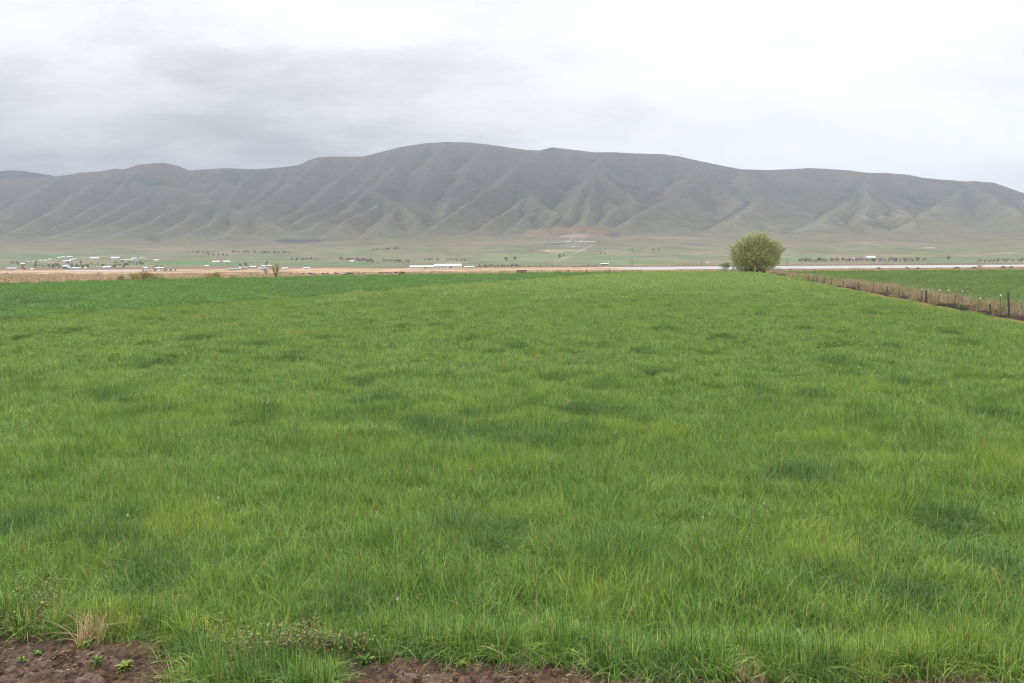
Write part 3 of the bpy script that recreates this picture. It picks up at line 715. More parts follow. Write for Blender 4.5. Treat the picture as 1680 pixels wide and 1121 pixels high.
# loose crumbs of earth
def clod(seed):
    bm = bmesh.new(); bmesh.ops.create_icosphere(bm, subdivisions=2, radius=1.0); rr = np.random.default_rng(seed)
    o3 = rr.random(3)*50
    for v in bm.verts:
        n_ = fbm(np.array([v.co.x*1.3+o3[0]]), np.array([v.co.y*1.3+v.co.z*.9+o3[1]]), 2)[0]; v.co *= .55+.9*n_; v.co.z *= .7
    me = bpy.data.meshes.new('clod'); bm.to_mesh(me); bm.free(); a = me.color_attributes.new('col', 'FLOAT_COLOR', 'POINT')
    k_ = rr.uniform(.7, 1.5); cc = np.tile(np.array([.092*k_, .060*k_, .045*k_, 1], np.float32), (len(me.vertices), 1)); a.data.foreach_set('color', cc.ravel()); me.materials.append(M_soil)
    return bpy.data.objects.new('clod', me)
cq = []
while len(cq) < 5200:
    s_ = random.uniform(-.72, .72); Y0 = float(np.interp(s_, EA, EY)); y = Y0+random.uniform(-1.0, .25); x = s_*y
    if y > 4.3: cq.append((x, y, zs(x, y)+.002, .003+.016*random.random()**4))
cq = np.array(cq); N = len(cq)
tag(scatter('soil_crumbs', cq[:, :3], rng.random(N)*6.28, np.stack([cq[:, 3]]*3, -1), rng.integers(0, 5, N), [clod(i) for i in range(5)], 'loose brown crumbs and clods on the bare soil'), None, 'soil')

# ------------------------------------------------------------ small plants at the front
def plant_parent(name, px, py, label, cat, group=None, lift=0.0):
    g_ = ghit(px, py); z = max(g_.z, zs(g_.x, g_.y)) if g_.y < 6.3 else g_.z
    return tag(empty(name, (g_.x, g_.y, z+lift)), label, cat, group)
def tuft(name, px, py, label, m, n, size, h, w, lean, seed, curl=.6, cat='grass clump'):
    p = blade_mesh(name, m, n=n, size=size, h=h, w=w, lean=lean, seed=seed, hj=.35, segs=5, curl=curl)
    C.objects.link(p); g_ = ghit(px, py); p.location = (g_.x, g_.y, (zs(g_.x, g_.y) if g_.y < 6.2 else g_.z)-.005)
    return tag(p, label, cat)
tuft('dry_grass_clump', 152, 1066, 'straw coloured dead grass clump fanning out on the bare soil at left', M_straw, 150, .16, .24, .005, .75, 701)
for i_ in range(4):
    pass
tuft('green_grass_clump', 94, 1060, 'pale green spiky grass tussock on the soil left of the dead clump', M_grass, 150, .08, .23, .006, .95, 702)
tuft('dry_grass_clump', 1222, 1119, 'orange brown dead grass clump at the bottom edge, right of centre', M_straw, 130, .22, .11, .005, .6, 703)
tuft('dry_grass_clump', 1565, 1122, 'low russet dead grass clump at the bottom edge near the right corner', M_straw, 160, .34, .09, .005, .7, 704)
tuft('yellow_grass_clump', 628, 1096, 'yellowing grass tussock beside the soil patch, centre left', M_weed, 120, .16, .17, .006, .8, 705)
def leaf_plant(name, px, py, label, n, r, h, lw, seed, m=None, cat='weed'):
    rd = random.Random(seed); mb = MB()
    for i in range(n):
        a = rd.random()*6.28; L = r*.72*rd.uniform(.5, 1); el = rd.uniform(.1, .9); z0 = h*rd.random()*.5; c = (rd.random(), 0, rd.random())
        d = Vector((math.cos(a), math.sin(a), 0)); s_ = Vector((-math.sin(a), math.cos(a), 0)); vs = []
        for t_, ww in ((.1, .25), (.4, 1), (.75, .9), (1, .1)):
            q_ = d*L*t_+Vector((0, 0, z0+h*math.sin(t_*2.2)*el)); vs += [q_-s_*lw*ww, q_+Vector((0, 0, -lw*.4)), q_+s_*lw*ww]
        mb.add(vs, [(k*3, k*3+1, k*3+4, k*3+3) for k in range(3)]+[(k*3+1, k*3+2, k*3+5, k*3+4) for k in range(3)], c)
    g_ = ghit(px, py); o = obj(name, mb.mesh(name, [m or M_weed], True), loc=(g_.x, g_.y, zs(g_.x, g_.y) if g_.y < 6.2 else g_.z))
    return tag(o, label, cat)
M_weedy = foliage_mat('bright_weed_leaf', [(.11, .15, .025), (.17, .21, .04), (.24, .27, .06)], trans=.25)
leaf_plant('weed', 141, 1086, 'bright yellow green rosette weed on the soil below the dead clump', 60, .085, .05, .010, 1, M_weedy)
leaf_plant('weed', 64, 1093, 'small olive weed on the soil at far left', 36, .06, .035, .008, 2)
leaf_plant('weed', 40, 1108, 'tiny sparse weed on the soil in the bottom left corner', 18, .06, .04, .007, 3)
leaf_plant('weed', 160, 1113, 'green weed tuft on the soil at the bottom edge', 40, .07, .06, .007, 4)
leaf_plant('weed', 206, 1119, 'spreading yellow green weed at the bottom edge right of the tuft', 60, .10, .04, .010, 5, M_weedy)
leaf_plant('weed', 756, 1112, 'yellow green weed on the soil at the bottom centre', 45, .08, .05, .009, 6, M_weedy)
leaf_plant('weed', 752, 1086, 'small pale leafy weed under the overhanging grass at centre', 30, .07, .08, .010, 7, M_weedy)
leaf_plant('weed', 965, 1117, 'low yellow green weed patch at the bottom edge, right end of the soil', 60, .12, .06, .010, 8, M_weedy)
leaf_plant('weed', 600, 1108, 'low green weed at the left end of the centre soil patch', 50, .10, .05, .009, 9)
leaf_plant('weed', 1355, 1105, 'broad leaved weed among the grass at the bottom right', 50, .12, .10, .012, 10, M_weedy)
leaf_plant('weed', 1000, 1090, 'round leaved weed at the foot of the grass, right of the soil', 60, .11, .12, .013, 11)
def seed_weed(px, py, label, n, spread, h, seed):
    rd = random.Random(seed); root = plant_parent('dock_weed', px, py, label, 'weed'); st = MB(); hd = MB(); lf_ = MB()
    for i in range(n):
        a = rd.random()*6.28; r = spread*math.sqrt(rd.random()); x, y = r*math.cos(a), r*math.sin(a)*.6; hh = h*rd.uniform(.5, 1); tx, ty = x+rd.gauss(0, .05), y+rd.gauss(0, .04)
        st.tube([(x, y, 0), ((x+tx)/2+.01, (y+ty)/2, hh*.5), (tx, ty, hh)], [.0025, .002, .001], 4, (rd.random(), 0, rd.random()))
        for k in range(34):
            t_ = rd.uniform(.35, 1.05); q_ = Vector((x+(tx-x)*t_, y+(ty-y)*t_, hh*t_))+Vector((rd.gauss(0, .022), rd.gauss(0, .022), rd.gauss(0, .012)))
            u = Vector((rd.gauss(0, 1), rd.gauss(0, 1), rd.gauss(0, 1))).normalized()*.0065; w_ = u.cross(Vector((0, .3, 1))).normalized()*.0055
            c = (rd.random(), 0, rd.random()); tgt = hd if rd.random() < .6 else lf_
            sc2 = 1 if tgt is hd else 1.8; tgt.add([q_-u*sc2, q_+w_*sc2, q_+u*sc2, q_-w_*sc2], [(0, 1, 2, 3)], c)
    obj('stem', st.mesh('stem', [M_seed]), root); tag(obj('inflorescence', hd.mesh('inflorescence', [M_seed]), root), kind='stuff'); tag(obj('foliage', lf_.mesh('foliage', [M_weed]), root), kind='stuff')
seed_weed(420, 1100, 'tangled weed with tan seed heads at the bottom, left of centre', 46, .30, .30, 21)
seed_weed(505, 1100, 'brownish seeding weed between the tangled weed and the soil', 44, .24, .34, 22)
seed_weed(562, 1100, 'reddish dried weed at the left edge of the centre soil patch', 20, .14, .22, 23)
seed_weed(45, 1046, 'dry brown seeding weed at the left edge above the soil', 34, .34, .28, 24)
seed_weed(70, 1020, 'faded seeding weed in the grass just above the left soil', 16, .22, .36, 25)
M_yel = simple('yellow_petal', (.62, .50, .03), .6, .15, 90); M_whi = simple('dandelion_down', (.62, .60, .54), .9, .15, 90); M_stem = simple('flower_stem', (.14, .22, .06), .6, .2, 60)
def flower(px, py, label, kind, h=.24, group=None):
    g_ = ghit(px, py); d = g_.y; z = zs(g_.x, g_.y) if d < 6.2 else g_.z
    root = tag(empty('mustard_flower' if kind == 'must' else 'dandelion', (g_.x, g_.y, z)), label, 'flower', group)
    st = MB(); st.tube([(0, 0, 0), (.01, 0, h*.6), (0, 0, h)], [.003, .0025, .002], 5); obj('stem', st.mesh('stem', [M_stem]), root)
    rd = random.Random(int(px*7+py)); hb = MB(); rr = .012
    if kind == 'must':
        for k in range(14):
            c = Vector((rd.gauss(0, .010), rd.gauss(0, .010), h-.06*rd.random())); 
            for q in range(4):
                a = q*1.57+rd.random(); e = Vector((math.cos(a), math.sin(a), .4))*.004; s_ = Vector((-math.sin(a), math.cos(a), 0))*.002
                hb.add([c, c+e+s_, c+e*1.4, c+e-s_], [(0, 1, 2, 3)])
    else:
        for k in range(90):
            v = Vector((rd.gauss(0, 1), rd.gauss(0, 1), abs(rd.gauss(0, 1)) if kind == 'yel' else rd.gauss(0, 1))).normalized()
            s_ = v.cross(Vector((.3, .2, 1))).normalized()*.004; c = Vector((0, 0, h))
            hb.add([c, c+v*rr*.8+s_, c+v*rr, c+v*rr*.8-s_], [(0, 1, 2, 3)])
    obj('petals' if kind != 'whi' else 'seed_ball', hb.mesh('flower_head', [M_whi if kind == 'whi' else M_yel]), root)
for p in [(1152, 862, 'left'), (1163, 858, 'right')]: flower(p[0], p[1]+26, p[2]+' one of two white dandelion clocks side by side right of centre', 'whi', .25, 'dandelion clocks in the meadow')
_dl = [(1252, 848), (1628, 868), (806, 702), (690, 822), (531, 597), (1478, 519+0), (1180, 628), (1335, 660), (654, 1020), (772, 790), (212, 870), (1490, 575), (1560, 622), (1415, 590), (945, 648), (360, 838)]
for i_, (a, b) in enumerate(sorted(_dl)):
    flower(a, b+int(180/ghit(a, b).y*1.0), (['leftmost', 'second', 'third', 'fourth', 'fifth', 'sixth', 'seventh', 'eighth', 'ninth', 'tenth', 'eleventh', 'twelfth', 'thirteenth', 'fourteenth', 'fifteenth', 'sixteenth', 'seventeenth'][i_])+' from left of the single white dandelion clocks', 'whi', .27, 'dandelion clocks in the meadow')
for a, b, w_ in [(905, 908, 'second'), (918, 915, 'third'), (935, 886, 'rightmost'), (880, 905, 'leftmost')]: flower(a, b+20, w_+' yellow dandelion in the small flower patch at lower centre', 'yel', .22, 'yellow flowers in the meadow')
flower(340, 1075, 'yellow mustard flower spike above the tangled weed', 'must', .30); flower(296, 1030, 'small yellow flower in the grass left of the mustard spike', 'yel', .25)
# pale stone at the very bottom edge
bm = bmesh.new(); bmesh.ops.create_icosphere(bm, subdivisions=3, radius=.045)
for v in bm.verts: v.co *= 1+.12*(fbm(np.array([v.co.x*30+4]), np.array([v.co.y*30+v.co.z*17]), 2)[0]-.5); v.co.z *= .55
me = bpy.data.meshes.new('stone'); bm.to_mesh(me); bm.free(); me.materials.append(simple('pale_stone', (.62, .64, .66), .6, .1, 40))
for p in me.polygons: p.use_smooth = True
d = ray(391, 1123); k = -CH/d.z; tag(obj('stone', me, loc=(d.x*k, d.y*k, zs(d.x*k, d.y*k)+.02)), 'smooth white stone half hidden at the bottom edge below the weeds', 'stone')

# ------------------------------------------------------------ ditch vegetation
def reed_proto(seed, n, h, w, size, lean=.25): return blade_mesh('reed_tuft', M_reed, n=n, size=size, h=h, w=w, lean=lean, seed=seed, hj=.45, segs=3)
rp = [reed_proto(800+i, 60, .85, .014, .5) for i in range(3)]+[reed_proto(810+i, 110, .36, .016, .8, .7) for i in range(3)]
N = 2100; ry = 20+185*rng.random(N)**1.25; rs = rng.normal(1.25, .38, N); tall = (fbm(ry/6+3, rs*0+1, 3) > .47) & (rng.random(N) < np.where(ry > 58, .62, .06))
rx = 15+.25*ry+rs*1.03; keep = (rs > .75); rx, ry, rs, tall = rx[keep], ry[keep], rs[keep], tall[keep]; N = len(rx)
fr = (ry < 130) & (rs < 1.0) & (rng.random(N) < .5); rs = rs
keep2 = (fbm(rx/2.5, ry/5, 3) > .43) | (rng.random(N) < .25); rx, ry, rs, tall = rx[keep2], ry[keep2], rs[keep2], tall[keep2]; N = len(rx)
sh = np.where(tall, .40+.75*rng.random(N)**1.6, .35+.45*rng.random(N))*np.where(ry > 58, .95, .62)
scatter('dry_reeds', np.stack([rx, ry, zt(rx, ry)-.02], -1), rng.random(N)*6.28, np.stack([np.ones(N), np.ones(N), sh], -1), np.where(tall, rng.integers(0, 3, N), rng.integers(3, 6, N)), rp, 'tan and pinkish dead reeds and stalks along the ditch')
M_dg = foliage_mat('dry_margin_grass', [(.26, .23, .08), (.36, .30, .12), (.46, .38, .17)], trans=.2)
dg = [blade_mesh('dry_tuft', M_dg, n=240, size=1.0, h=.09, w=.014, lean=.7, seed=830+i, segs=2) for i in range(3)]
N = 4200; ry = 22+180*rng.random(N)**1.4; rs = -.9-np.abs(rng.normal(0, .95, N))*(1+.8*sstep(ry, 60, 110)); rx = 15+.25*ry+rs
scatter('dry_margin_grass', np.stack([rx, ry, zt(rx, ry)-.01], -1), rng.random(N)*6.28, np.stack([np.ones(N), np.ones(N), .7+.6*rng.random(N)], -1), rng.integers(0, 3, N), dg, 'bleached yellowish grass along the near side of the ditch')
# wetland roughness
wp = [blade_mesh('marsh_tuft', M_reed, n=260, size=6, h=.7, w=.10, lean=.3, seed=850+i, segs=2, clump=20) for i in range(3)]
N = 5200; wpx = rng.uniform(-150, 1800, N); De = np.interp(wpx, DE_X, DE_Y); wy_ = De+4+(730-De)*rng.random(N)**1.3; wx_ = (wpx-840)/F*.9947*wy_
k = fbm(wx_/40, wy_/60, 3) > .46; wx_, wy_ = wx_[k], wy_[k]; N = len(wx_); s3 = .6+.5*rng.random(N)
scatter('marsh_grass', np.stack([wx_, wy_, zt(wx_, wy_)-.02], -1), rng.random(N)*6.28, np.stack([s3, s3, s3*(.6+.5*rng.random(N))], -1), rng.integers(0, 3, N), wp, 'buff marsh grass between the green fields and the river')

# ------------------------------------------------------------ fences
M_wood = simple('weathered_post', (.060, .050, .045), .9, .4, 14); M_tpost = simple('metal_post', (.085, .11, .085), .6, .3, 12, .3); M_tip = simple('white_tip', (.78, .78, .76), .5, .05, 8); M_wire = simple('wire', (.10, .085, .075), .5, .3, 5, .7)
fence = tag(empty('wire_fence', (29, 56, zt1(29, 56))), 'leaning post and wire fence along the reedy ditch on the right', 'fence')
FO = fence.location
def post(a, b, ax, ay, kind, Y=None, wdt=None):
    """foot at (a,b), top at (ax,ay) in the survey; the foot's distance follows the ditch line"""
    s_ = (a-840)/F*.9947; Y = Y or 15.4/(s_-.25); Y = max(Y, 20)
    p = at(a, b, Y); g = zt1(p.x, Y); q = at(ax, ay, Y)
    base = Vector((p.x, Y, min(p.z, g)-.25)); top = Vector((q.x, Y, q.z)); mb = MB(); o = Vector(FO)
    if kind == 'wood':
        r = (wdt or .055)*.68; mb.tube([base-o, (base*.6+top*.4)-o+Vector((.01, 0, 0)), top-o], [r*1.1, r, r*.85], 8); pp = obj('post', mb.mesh('post', [M_wood]), fence)
    else:
        mb.tube([base-o, top-o], [.017, .017], 4); mb.box(tuple((base+(top-base)*.97)-o), (.045, .012, .02)); pp = obj('post', mb.mesh('post', [M_tpost]), fence)
        t2 = MB(); d = (top-base).normalized(); t2.tube([top-d*.07-o, top+d*.03-o], [.028, .028], 6); obj('post_tip', t2.mesh('post_tip', [M_tip]), pp)
    return top, base
PL = [(1657, 521, 1654, 480.6, 'wood', .075), (1640.5, 516, 1641.8, 484, 't', 0), (1624, 515.7, 1624.5, 498, 'wood', .065), (1604.7, 503.5, 1608, 489, 't', 0), (1578.5, 505, 1579, 477.5, 't', 0), (1566, 503, 1567.5, 485, 'wood', .045),
      (1556, 496, 1556, 476, 't', 0), (1538, 496, 1542, 475.5, 't', 0), (1509, 491.7, 1513.4, 477.5, 'wood', .06), (1519.6, 493, 1519.6, 476, 'wood', .09), (1475, 484, 1475, 472, 'wood', .05), (1455, 481, 1456, 470, 'wood', .045),
      (1433, 478, 1433, 467, 'wood', .05), (1407.4, 473, 1407.9, 463.4, 'wood', .08), (1402, 473, 1402.4, 465, 'wood', .06), (1384, 469.5, 1384, 461, 'wood', .06), (1363.6, 466.4, 1365, 456.4, 'wood', .08), (1352, 464.5, 1352, 457, 'wood', .07), (1340, 462, 1340, 455.5, 'wood', .07),
      (1327, 460, 1327, 454, 'wood', .07), (1313, 457.5, 1313, 452.5, 'wood', .08), (1300, 455, 1300, 450.5, 'wood', .08), (1287, 453, 1287, 449, 'wood', .08), (1275, 451, 1275, 447.5, 'wood', .08), (1700, 528, 1699, 487, 't', 0), (1745, 541, 1744, 496, 'wood', .07)]
tops = []
for a, b, ax, ay, kd, w in PL: tops.append(post(a, b, ax, ay, kd, None, w or None))
ft = sorted([t for t in tops if (t[0]-t[1]).length > .55], key=lambda t: t[0].y)
for lv_ in (.92, .68, .42):
    mb = MB(); o = Vector(FO)
    pts = []
    for (t0, b0), (t1, b1) in zip(ft[:-1], ft[1:]):
        p0 = b0+(t0-b0)*lv_; p1 = b1+(t1-b1)*lv_
        for q in range(4): u = q/4; pts.append(p0*(1-u)+p1*u-Vector((0, 0, .06*u*(1-u)*4))-o)
    mb.tube(pts, [.0045]*len(pts), 4); obj('wire', mb.mesh('wire', [M_wire]), fence)
# low fence posts at the far edge of the meadow and of the right field
f2 = tag(empty('field_fence', tuple(ghit(880, 450))), 'sparse row of short dark posts at the far end of the meadow', 'fence')
for a in (838, 881, 889, 915, 932, 962, 1000):
    g = ghit(a, 449); mb = MB(); mb.tube([Vector((0, 0, -.3)), Vector((0, 0, 1.15))], [.10, .09], 6); o = obj('post', mb.mesh('post', [M_wood]), f2); o.location = g-f2.location
f3 = tag(empty('field_fence', tuple(ghit(1330, 446))), 'two dark posts at the far left corner of the right field', 'fence')
for a in (1320.7, 1336.6):
    g = ghit(a, 446.3); mb = MB(); mb.tube([Vector((0, 0, -.3)), Vector((0, 0, .75))], [.12, .11], 6); o = obj('post', mb.mesh('post', [M_wood]), f3); o.location = g-f3.location
# cattle hurdle on the far edge
g = ghit(856, 450.3); hr = tag(empty('cattle_hurdle', tuple(g)), 'dark slatted cattle hurdle on the far edge of the meadow, left of the posts', 'hurdle'); mb = MB(); mb2 = MB()
for x in (-1.3, -.1, 1.3): mb = MB(); mb.box((x, 0, .5), (.12, .12, 1.1)); obj('post', mb.mesh('post', [M_wood]), hr)
for z in (.35, .6, .85, 1.0): mb2.box((0, -.09, z), (2.7, .05, .16))
obj('rail', mb2.mesh('rail', [M_wood]), hr)

# ------------------------------------------------------------ cattle
M_black = simple('black_hide', (.014, .012, .012), .6, .3, 5); M_brown = simple('dark_brown_hide', (.035, .022, .018), .6, .3, 5)
def cow_mesh(pose, m):
    V_ = []; E = []; Rr = []
    def v(p, r, par=None):
        V_.append(p); Rr.append(r)
        if par is not None: E.append((par, len(V_)-1))
        return len(V_)-1
    dz = -.62 if pose == 'lying' else 0
    hip = v((-.75, 0, 1.10+dz), (.30, .34)); mid_ = v((-.1, 0, 1.02+dz), (.36, .40), hip); sh_ = v((.55, 0, 1.08+dz), (.32, .40), mid_)
    if pose == 'graze': nk = v((.95, 0, .88), (.17, .22), sh_); hd = v((1.22, 0, .42), (.13, .16), nk); mz = v((1.30, 0, .14), (.08, .09), hd)
    else: nk = v((.92, 0, 1.28+dz), (.17, .22), sh_); hd = v((1.22, 0, 1.42+dz), (.13, .16), nk); mz = v((1.50, 0, 1.24+dz), (.08, .09), hd)
    for s in (-1, 1):
        e = v((Vector(V_[hd])+Vector((-.02, s*.20, .06)))[:], (.04, .02), hd)
        if pose == 'lying':
            a = v((-.55, s*.36, .22), (.14, .16), hip); b_ = v((-.15, s*.46, .10), (.07, .07), a)
            a = v((.55, s*.32, .20), (.12, .13), sh_); b_ = v((.95, s*.30, .08), (.06, .06), a)
        else:
            a = v((-.80, s*.20, .78), (.15, .17), hip); b_ = v((-.90, s*.20, .48), (.07, .08), a); c = v((-.84, s*.20, .05), (.055, .06), b_)
            a = v((.55, s*.18, .70), (.11, .12), sh_); b_ = v((.57, s*.18, .40), (.06, .065), a); c = v((.55, s*.18, .05), (.055, .06), b_)
    t = v((-1.06, 0, 1.02+dz), (.05, .05), hip); t2 = v((-1.12, 0, .55+max(dz, -.35)), (.03, .03), t)
    me = bpy.data.meshes.new('cow'); me.from_pydata(V_, E, []); o = bpy.data.objects.new('tmp', me); C.objects.link(o)
    o.modifiers.new('s', 'SKIN'); sub = o.modifiers.new('u', 'SUBSURF'); sub.levels = 1
    for i, r in enumerate(Rr): me.skin_vertices[0].data[i].radius = r
    me.skin_vertices[0].data[0].use_root = True
    dg_ = bpy.context.evaluated_depsgraph_get(); me2 = bpy.data.meshes.new_from_object(o.evaluated_get(dg_)); bpy.data.objects.remove(o); me2.name = 'cow'
    me2.materials.clear(); me2.materials.append(m)
    for p in me2.polygons: p.use_smooth = True
    return me2
cows = {('graze', 0): cow_mesh('graze', M_black), ('stand', 0): cow_mesh('stand', M_black), ('lying', 0): cow_mesh('lying', M_black), ('stand', 1): cow_mesh('stand', M_brown), ('graze', 1): cow_mesh('graze', M_brown), ('lying', 1): cow_mesh('lying', M_brown)}
def cow(px, py, pose, br, face, label, group, s=1.0):
    g = ghit(px, py); d = g.y; o = obj('cow', cows[(pose, br)], loc=(g.x, g.y, g.z)); k = s; k *= .82; o.scale = (k, k, k); o.rotation_euler = (0, 0, face)
    return tag(o, label, 'cow', group)
LH = 'black cattle on the dry pasture left of centre'
for i, (a, b, po) in enumerate(_lh := [(477, 452, 'graze'), (484, 452, 'lying'), (497.5, 452.3, 'graze'), (510, 452.5, 'stand'), (514, 453, 'lying'), (530.6, 452.4, 'graze'), (537, 451.2, 'stand'), (543.7, 452.4, 'lying'), (552.5, 452.4, 'stand'),
                                 (570.6, 451, 'stand'), (568.7, 453, 'lying'), (574.4, 452.7, 'graze'), (588.7, 450.6, 'graze'), (595.6, 450.6, 'stand'), (623, 450.3, 'stand'), (627.7, 450.3, 'graze'), (633, 450, 'stand'), (640, 450.7, 'graze'),
                                 (650, 450.8, 'stand'), (654.4, 450, 'graze'), (657, 451.2, 'lying'), (661, 451.3, 'stand')]):
    wh = 'left group by the bare tree' if a < 520 else ('middle group' if a < 600 else 'right group')
    la = None
    la = ({'graze': 'grazing', 'stand': 'standing', 'lying': 'lying'}[po]+' black cow, '+from_left(sorted(q[0] for q in _lh).index(a), len(_lh)).replace(' from left', ' from the left')+' in the left herd')
    cow(a, b-.2, po, 0, random.choice([0, math.pi])+random.gauss(0, .35), la, LH, 1.0)
cow(708.7, 449.3, 'graze', 0, .2, 'lone black cow standing well right of the left herd', None, .9)
cow(11, 450, 'graze', 0, 3.0, 'lone dark cow at the far left edge of the dry pasture', None)
cow(410, 452.3, 'lying', 1, 0, 'dark brown cow lying left of the small bare tree', None)
for a, b, po, br, s, la in [(1298, 444.3, 'graze', 0, .8, 'small black cow close to the right of the big willow'), (1441.7, 443.2, 'graze', 1, 1.1, 'brown cow standing at the left end of the right herd'), (1456.7, 442.3, 'lying', 0, .8, 'small calf lying beside the leftmost cow of the right herd'),
                            (1489, 442.4, 'stand', 0, 1.0, 'dark cow alone between two others near the river, right'), (1506, 443.2, 'graze', 0, 1.0, 'black cow grazing with head down, third in the right herd'), (1537.5, 440.6, 'stand', 1, .7, 'distant small cow close to the water, left of a pair'),
                            (1542.5, 440.6, 'stand', 1, .7, 'distant small cow close to the water, right of a pair'), (1570, 442.4, 'graze', 1, 1.1, 'dark brown cow in the middle of the right herd'), (1598, 442.4, 'graze', 0, 1.05, 'black cow grazing left of the brown bush by the river'),
                            (1640, 442, 'lying', 0, 1.2, 'black cow lying left of the last pair at right'), (1647.5, 441.6, 'stand', 0, 1.1, 'black cow standing upright, second from the right'), (1657.5, 442, 'stand', 1, 1.05, 'large dark cow at the right end of the herd')]:
    cow(a, b, po, br, random.choice([0, math.pi])+random.gauss(0, .25), la, None, s)

# ------------------------------------------------------------ trees
M_bark = simple('bark', (.085, .070, .055), .9, .35, 3); M_wleaf = foliage_mat('willow_leaf', [(.26, .285, .12), (.375, .39, .18), (.53, .52, .29)], trans=.3)
M_bleaf = foliage_mat('budding_leaf', [(.24, .23, .10), (.33, .31, .15), (.42, .39, .20)], trans=.3); M_dleaf = foliage_mat('dark_leaf', [(.13, .14, .115), (.18, .19, .145), (.23, .24, .18)], trans=.2)
M_gleaf = foliage_mat('grey_twigs', [(.24, .215, .20), (.31, .28, .26), (.39, .36, .32)], trans=.2); M_yleaf = foliage_mat('yellow_willow_twigs', [(.17, .14, .05), (.25, .21, .07), (.34, .29, .10)], trans=.2)
M_greenleaf = foliage_mat('fresh_leaf', [(.11, .15, .06), (.15, .20, .075), (.20, .24, .10)], trans=.25)
def leaves(centers, dirs, rd_seed, size, asp=.35):
    r = np.random.default_rng(rd_seed); n = len(centers); L = size*(.6+.8*r.random(n))
    d = dirs/np.linalg.norm(dirs, axis=1, keepdims=True); s = np.cross(d, r.normal(0, 1, (n, 3))); s /= np.linalg.norm(s, axis=1, keepdims=True)
    a = centers-d*L[:, None]/2; b = centers+s*L[:, None]*asp/2; c = centers+d*L[:, None]/2; e = centers-s*L[:, None]*asp/2
    V_ = np.stack([a, b, c, e], 1).reshape(-1, 3); F_ = np.arange(4*n).reshape(n, 4)
    cc = np.repeat(np.stack([r.random(n), np.zeros(n), r.random(n)], -1), 4, 0); return V_, F_, cc
# the big willow
tb = ghit(1240, 448.4); tb.y = tb.y-2; tb.x -= .7; root = tag(empty('willow_tree', (tb.x, tb.y, zt1(tb.x, tb.y))), 'big round olive green willow standing alone at the far edge of the meadow', 'tree')
scale = 212/F
LOBES = [(-4.9, 0, 5.6, 1.8, 2.2, 2.5), (-4.6, -.3, 2.8, 2.0, 2.2, 2.4), (-2.4, .5, 6.4, 2.1, 2.3, 3.0), (-.9, -.3, 8.1, 1.9, 2.2, 2.5), (1.3, .2, 8.2, 1.8, 2.2, 2.4), (3.2, .2, 7.0, 1.8, 2.4, 2.4), (5.1, -.2, 6.3, 2.0, 2.3, 2.1), (4.6, .3, 3.6, 1.9, 2.0, 2.4),
         (0, -1.6, 4.0, 3.0, 2.2, 3.6), (-2.4, -1.6, 2.8, 2.2, 2.0, 2.6), (2.2, -1.6, 3.0, 2.4, 2.0, 2.6), (0, 2.0, 5.0, 4.2, 2.0, 4.0)]
cen = []; dr_ = []; spr = []; r = np.random.default_rng(3)
tk = MB(); stems = []
for i in range(24):
    L = LOBES[i % len(LOBES)]; bx0 = random.uniform(-2.6, 2.6); by0 = random.uniform(-1.2, 1.2); tx = L[0]+random.gauss(0, .7); ty = L[1]+random.gauss(0, .6); tz = L[2]+L[5]*.6
    pts = [Vector((bx0, by0, -.2)), Vector((bx0*.9+tx*.15, by0, tz*.3)), Vector((tx*.6+bx0*.2, ty*.5, tz*.62)), Vector((tx, ty, tz))]
    tk.tube(pts, [.20, .14, .085, .03], 6)
    for j in range(5):
        t_ = random.uniform(.3, .95); q = pts[1].lerp(pts[3], t_); e = q+Vector((random.gauss(0, .9), random.gauss(0, .8), random.uniform(.6, 1.9))); tk.tube([q, (q+e)/2+Vector((0, 0, -.1)), e], [.05, .035, .015], 5)
obj('trunk', tk.mesh('trunk', [M_bark], True), root)
for (x, y, z, a, b_, c) in LOBES:
    ns = int(56*(a*b_*c)**.66)                       # sprays: short upward streaks of leaves
    v = r.normal(0, 1, (ns, 3)); v /= np.linalg.norm(v, axis=1, keepdims=True); rad = (r.random(ns)**.33)[:, None]
    o_ = np.array([x, y, z])+v*rad*np.array([a, b_, c])*(.78+.50*(r.random((ns, 1))))
    o_ = o_[o_[:, 2] > .3+.4*r.random(len(o_))]
    dv = o_-np.array([x*.55, y*.5, z-3.2]); dv /= np.linalg.norm(dv, axis=1, keepdims=True)
    sid = r.random(len(o_))
    for q in range(15):
        spr.append(sid); t_ = (q/15-.5)*1.0; pp = o_+dv*t_+r.normal(0, .10, o_.shape); cen.append(pp); dr_.append(dv+r.normal(0, .35, o_.shape))
cen = np.concatenate(cen); dr_ = np.concatenate(dr_); spr = np.concatenate(spr)
sc_t = np.array([.985, 1, 1.0]); kz = cen[:, 2] > .25; cen, dr_, spr = cen[kz]*sc_t, dr_[kz], spr[kz]
V_, F_, cc = leaves(cen, dr_, 5, .27, .36); cc[:, 0] = np.clip(np.repeat(spr, 4)*.8+cc[:, 0]*.2, 0, 1)
obj('crown', mk_mesh('crown', V_, F_, [M_wleaf], cc), root)
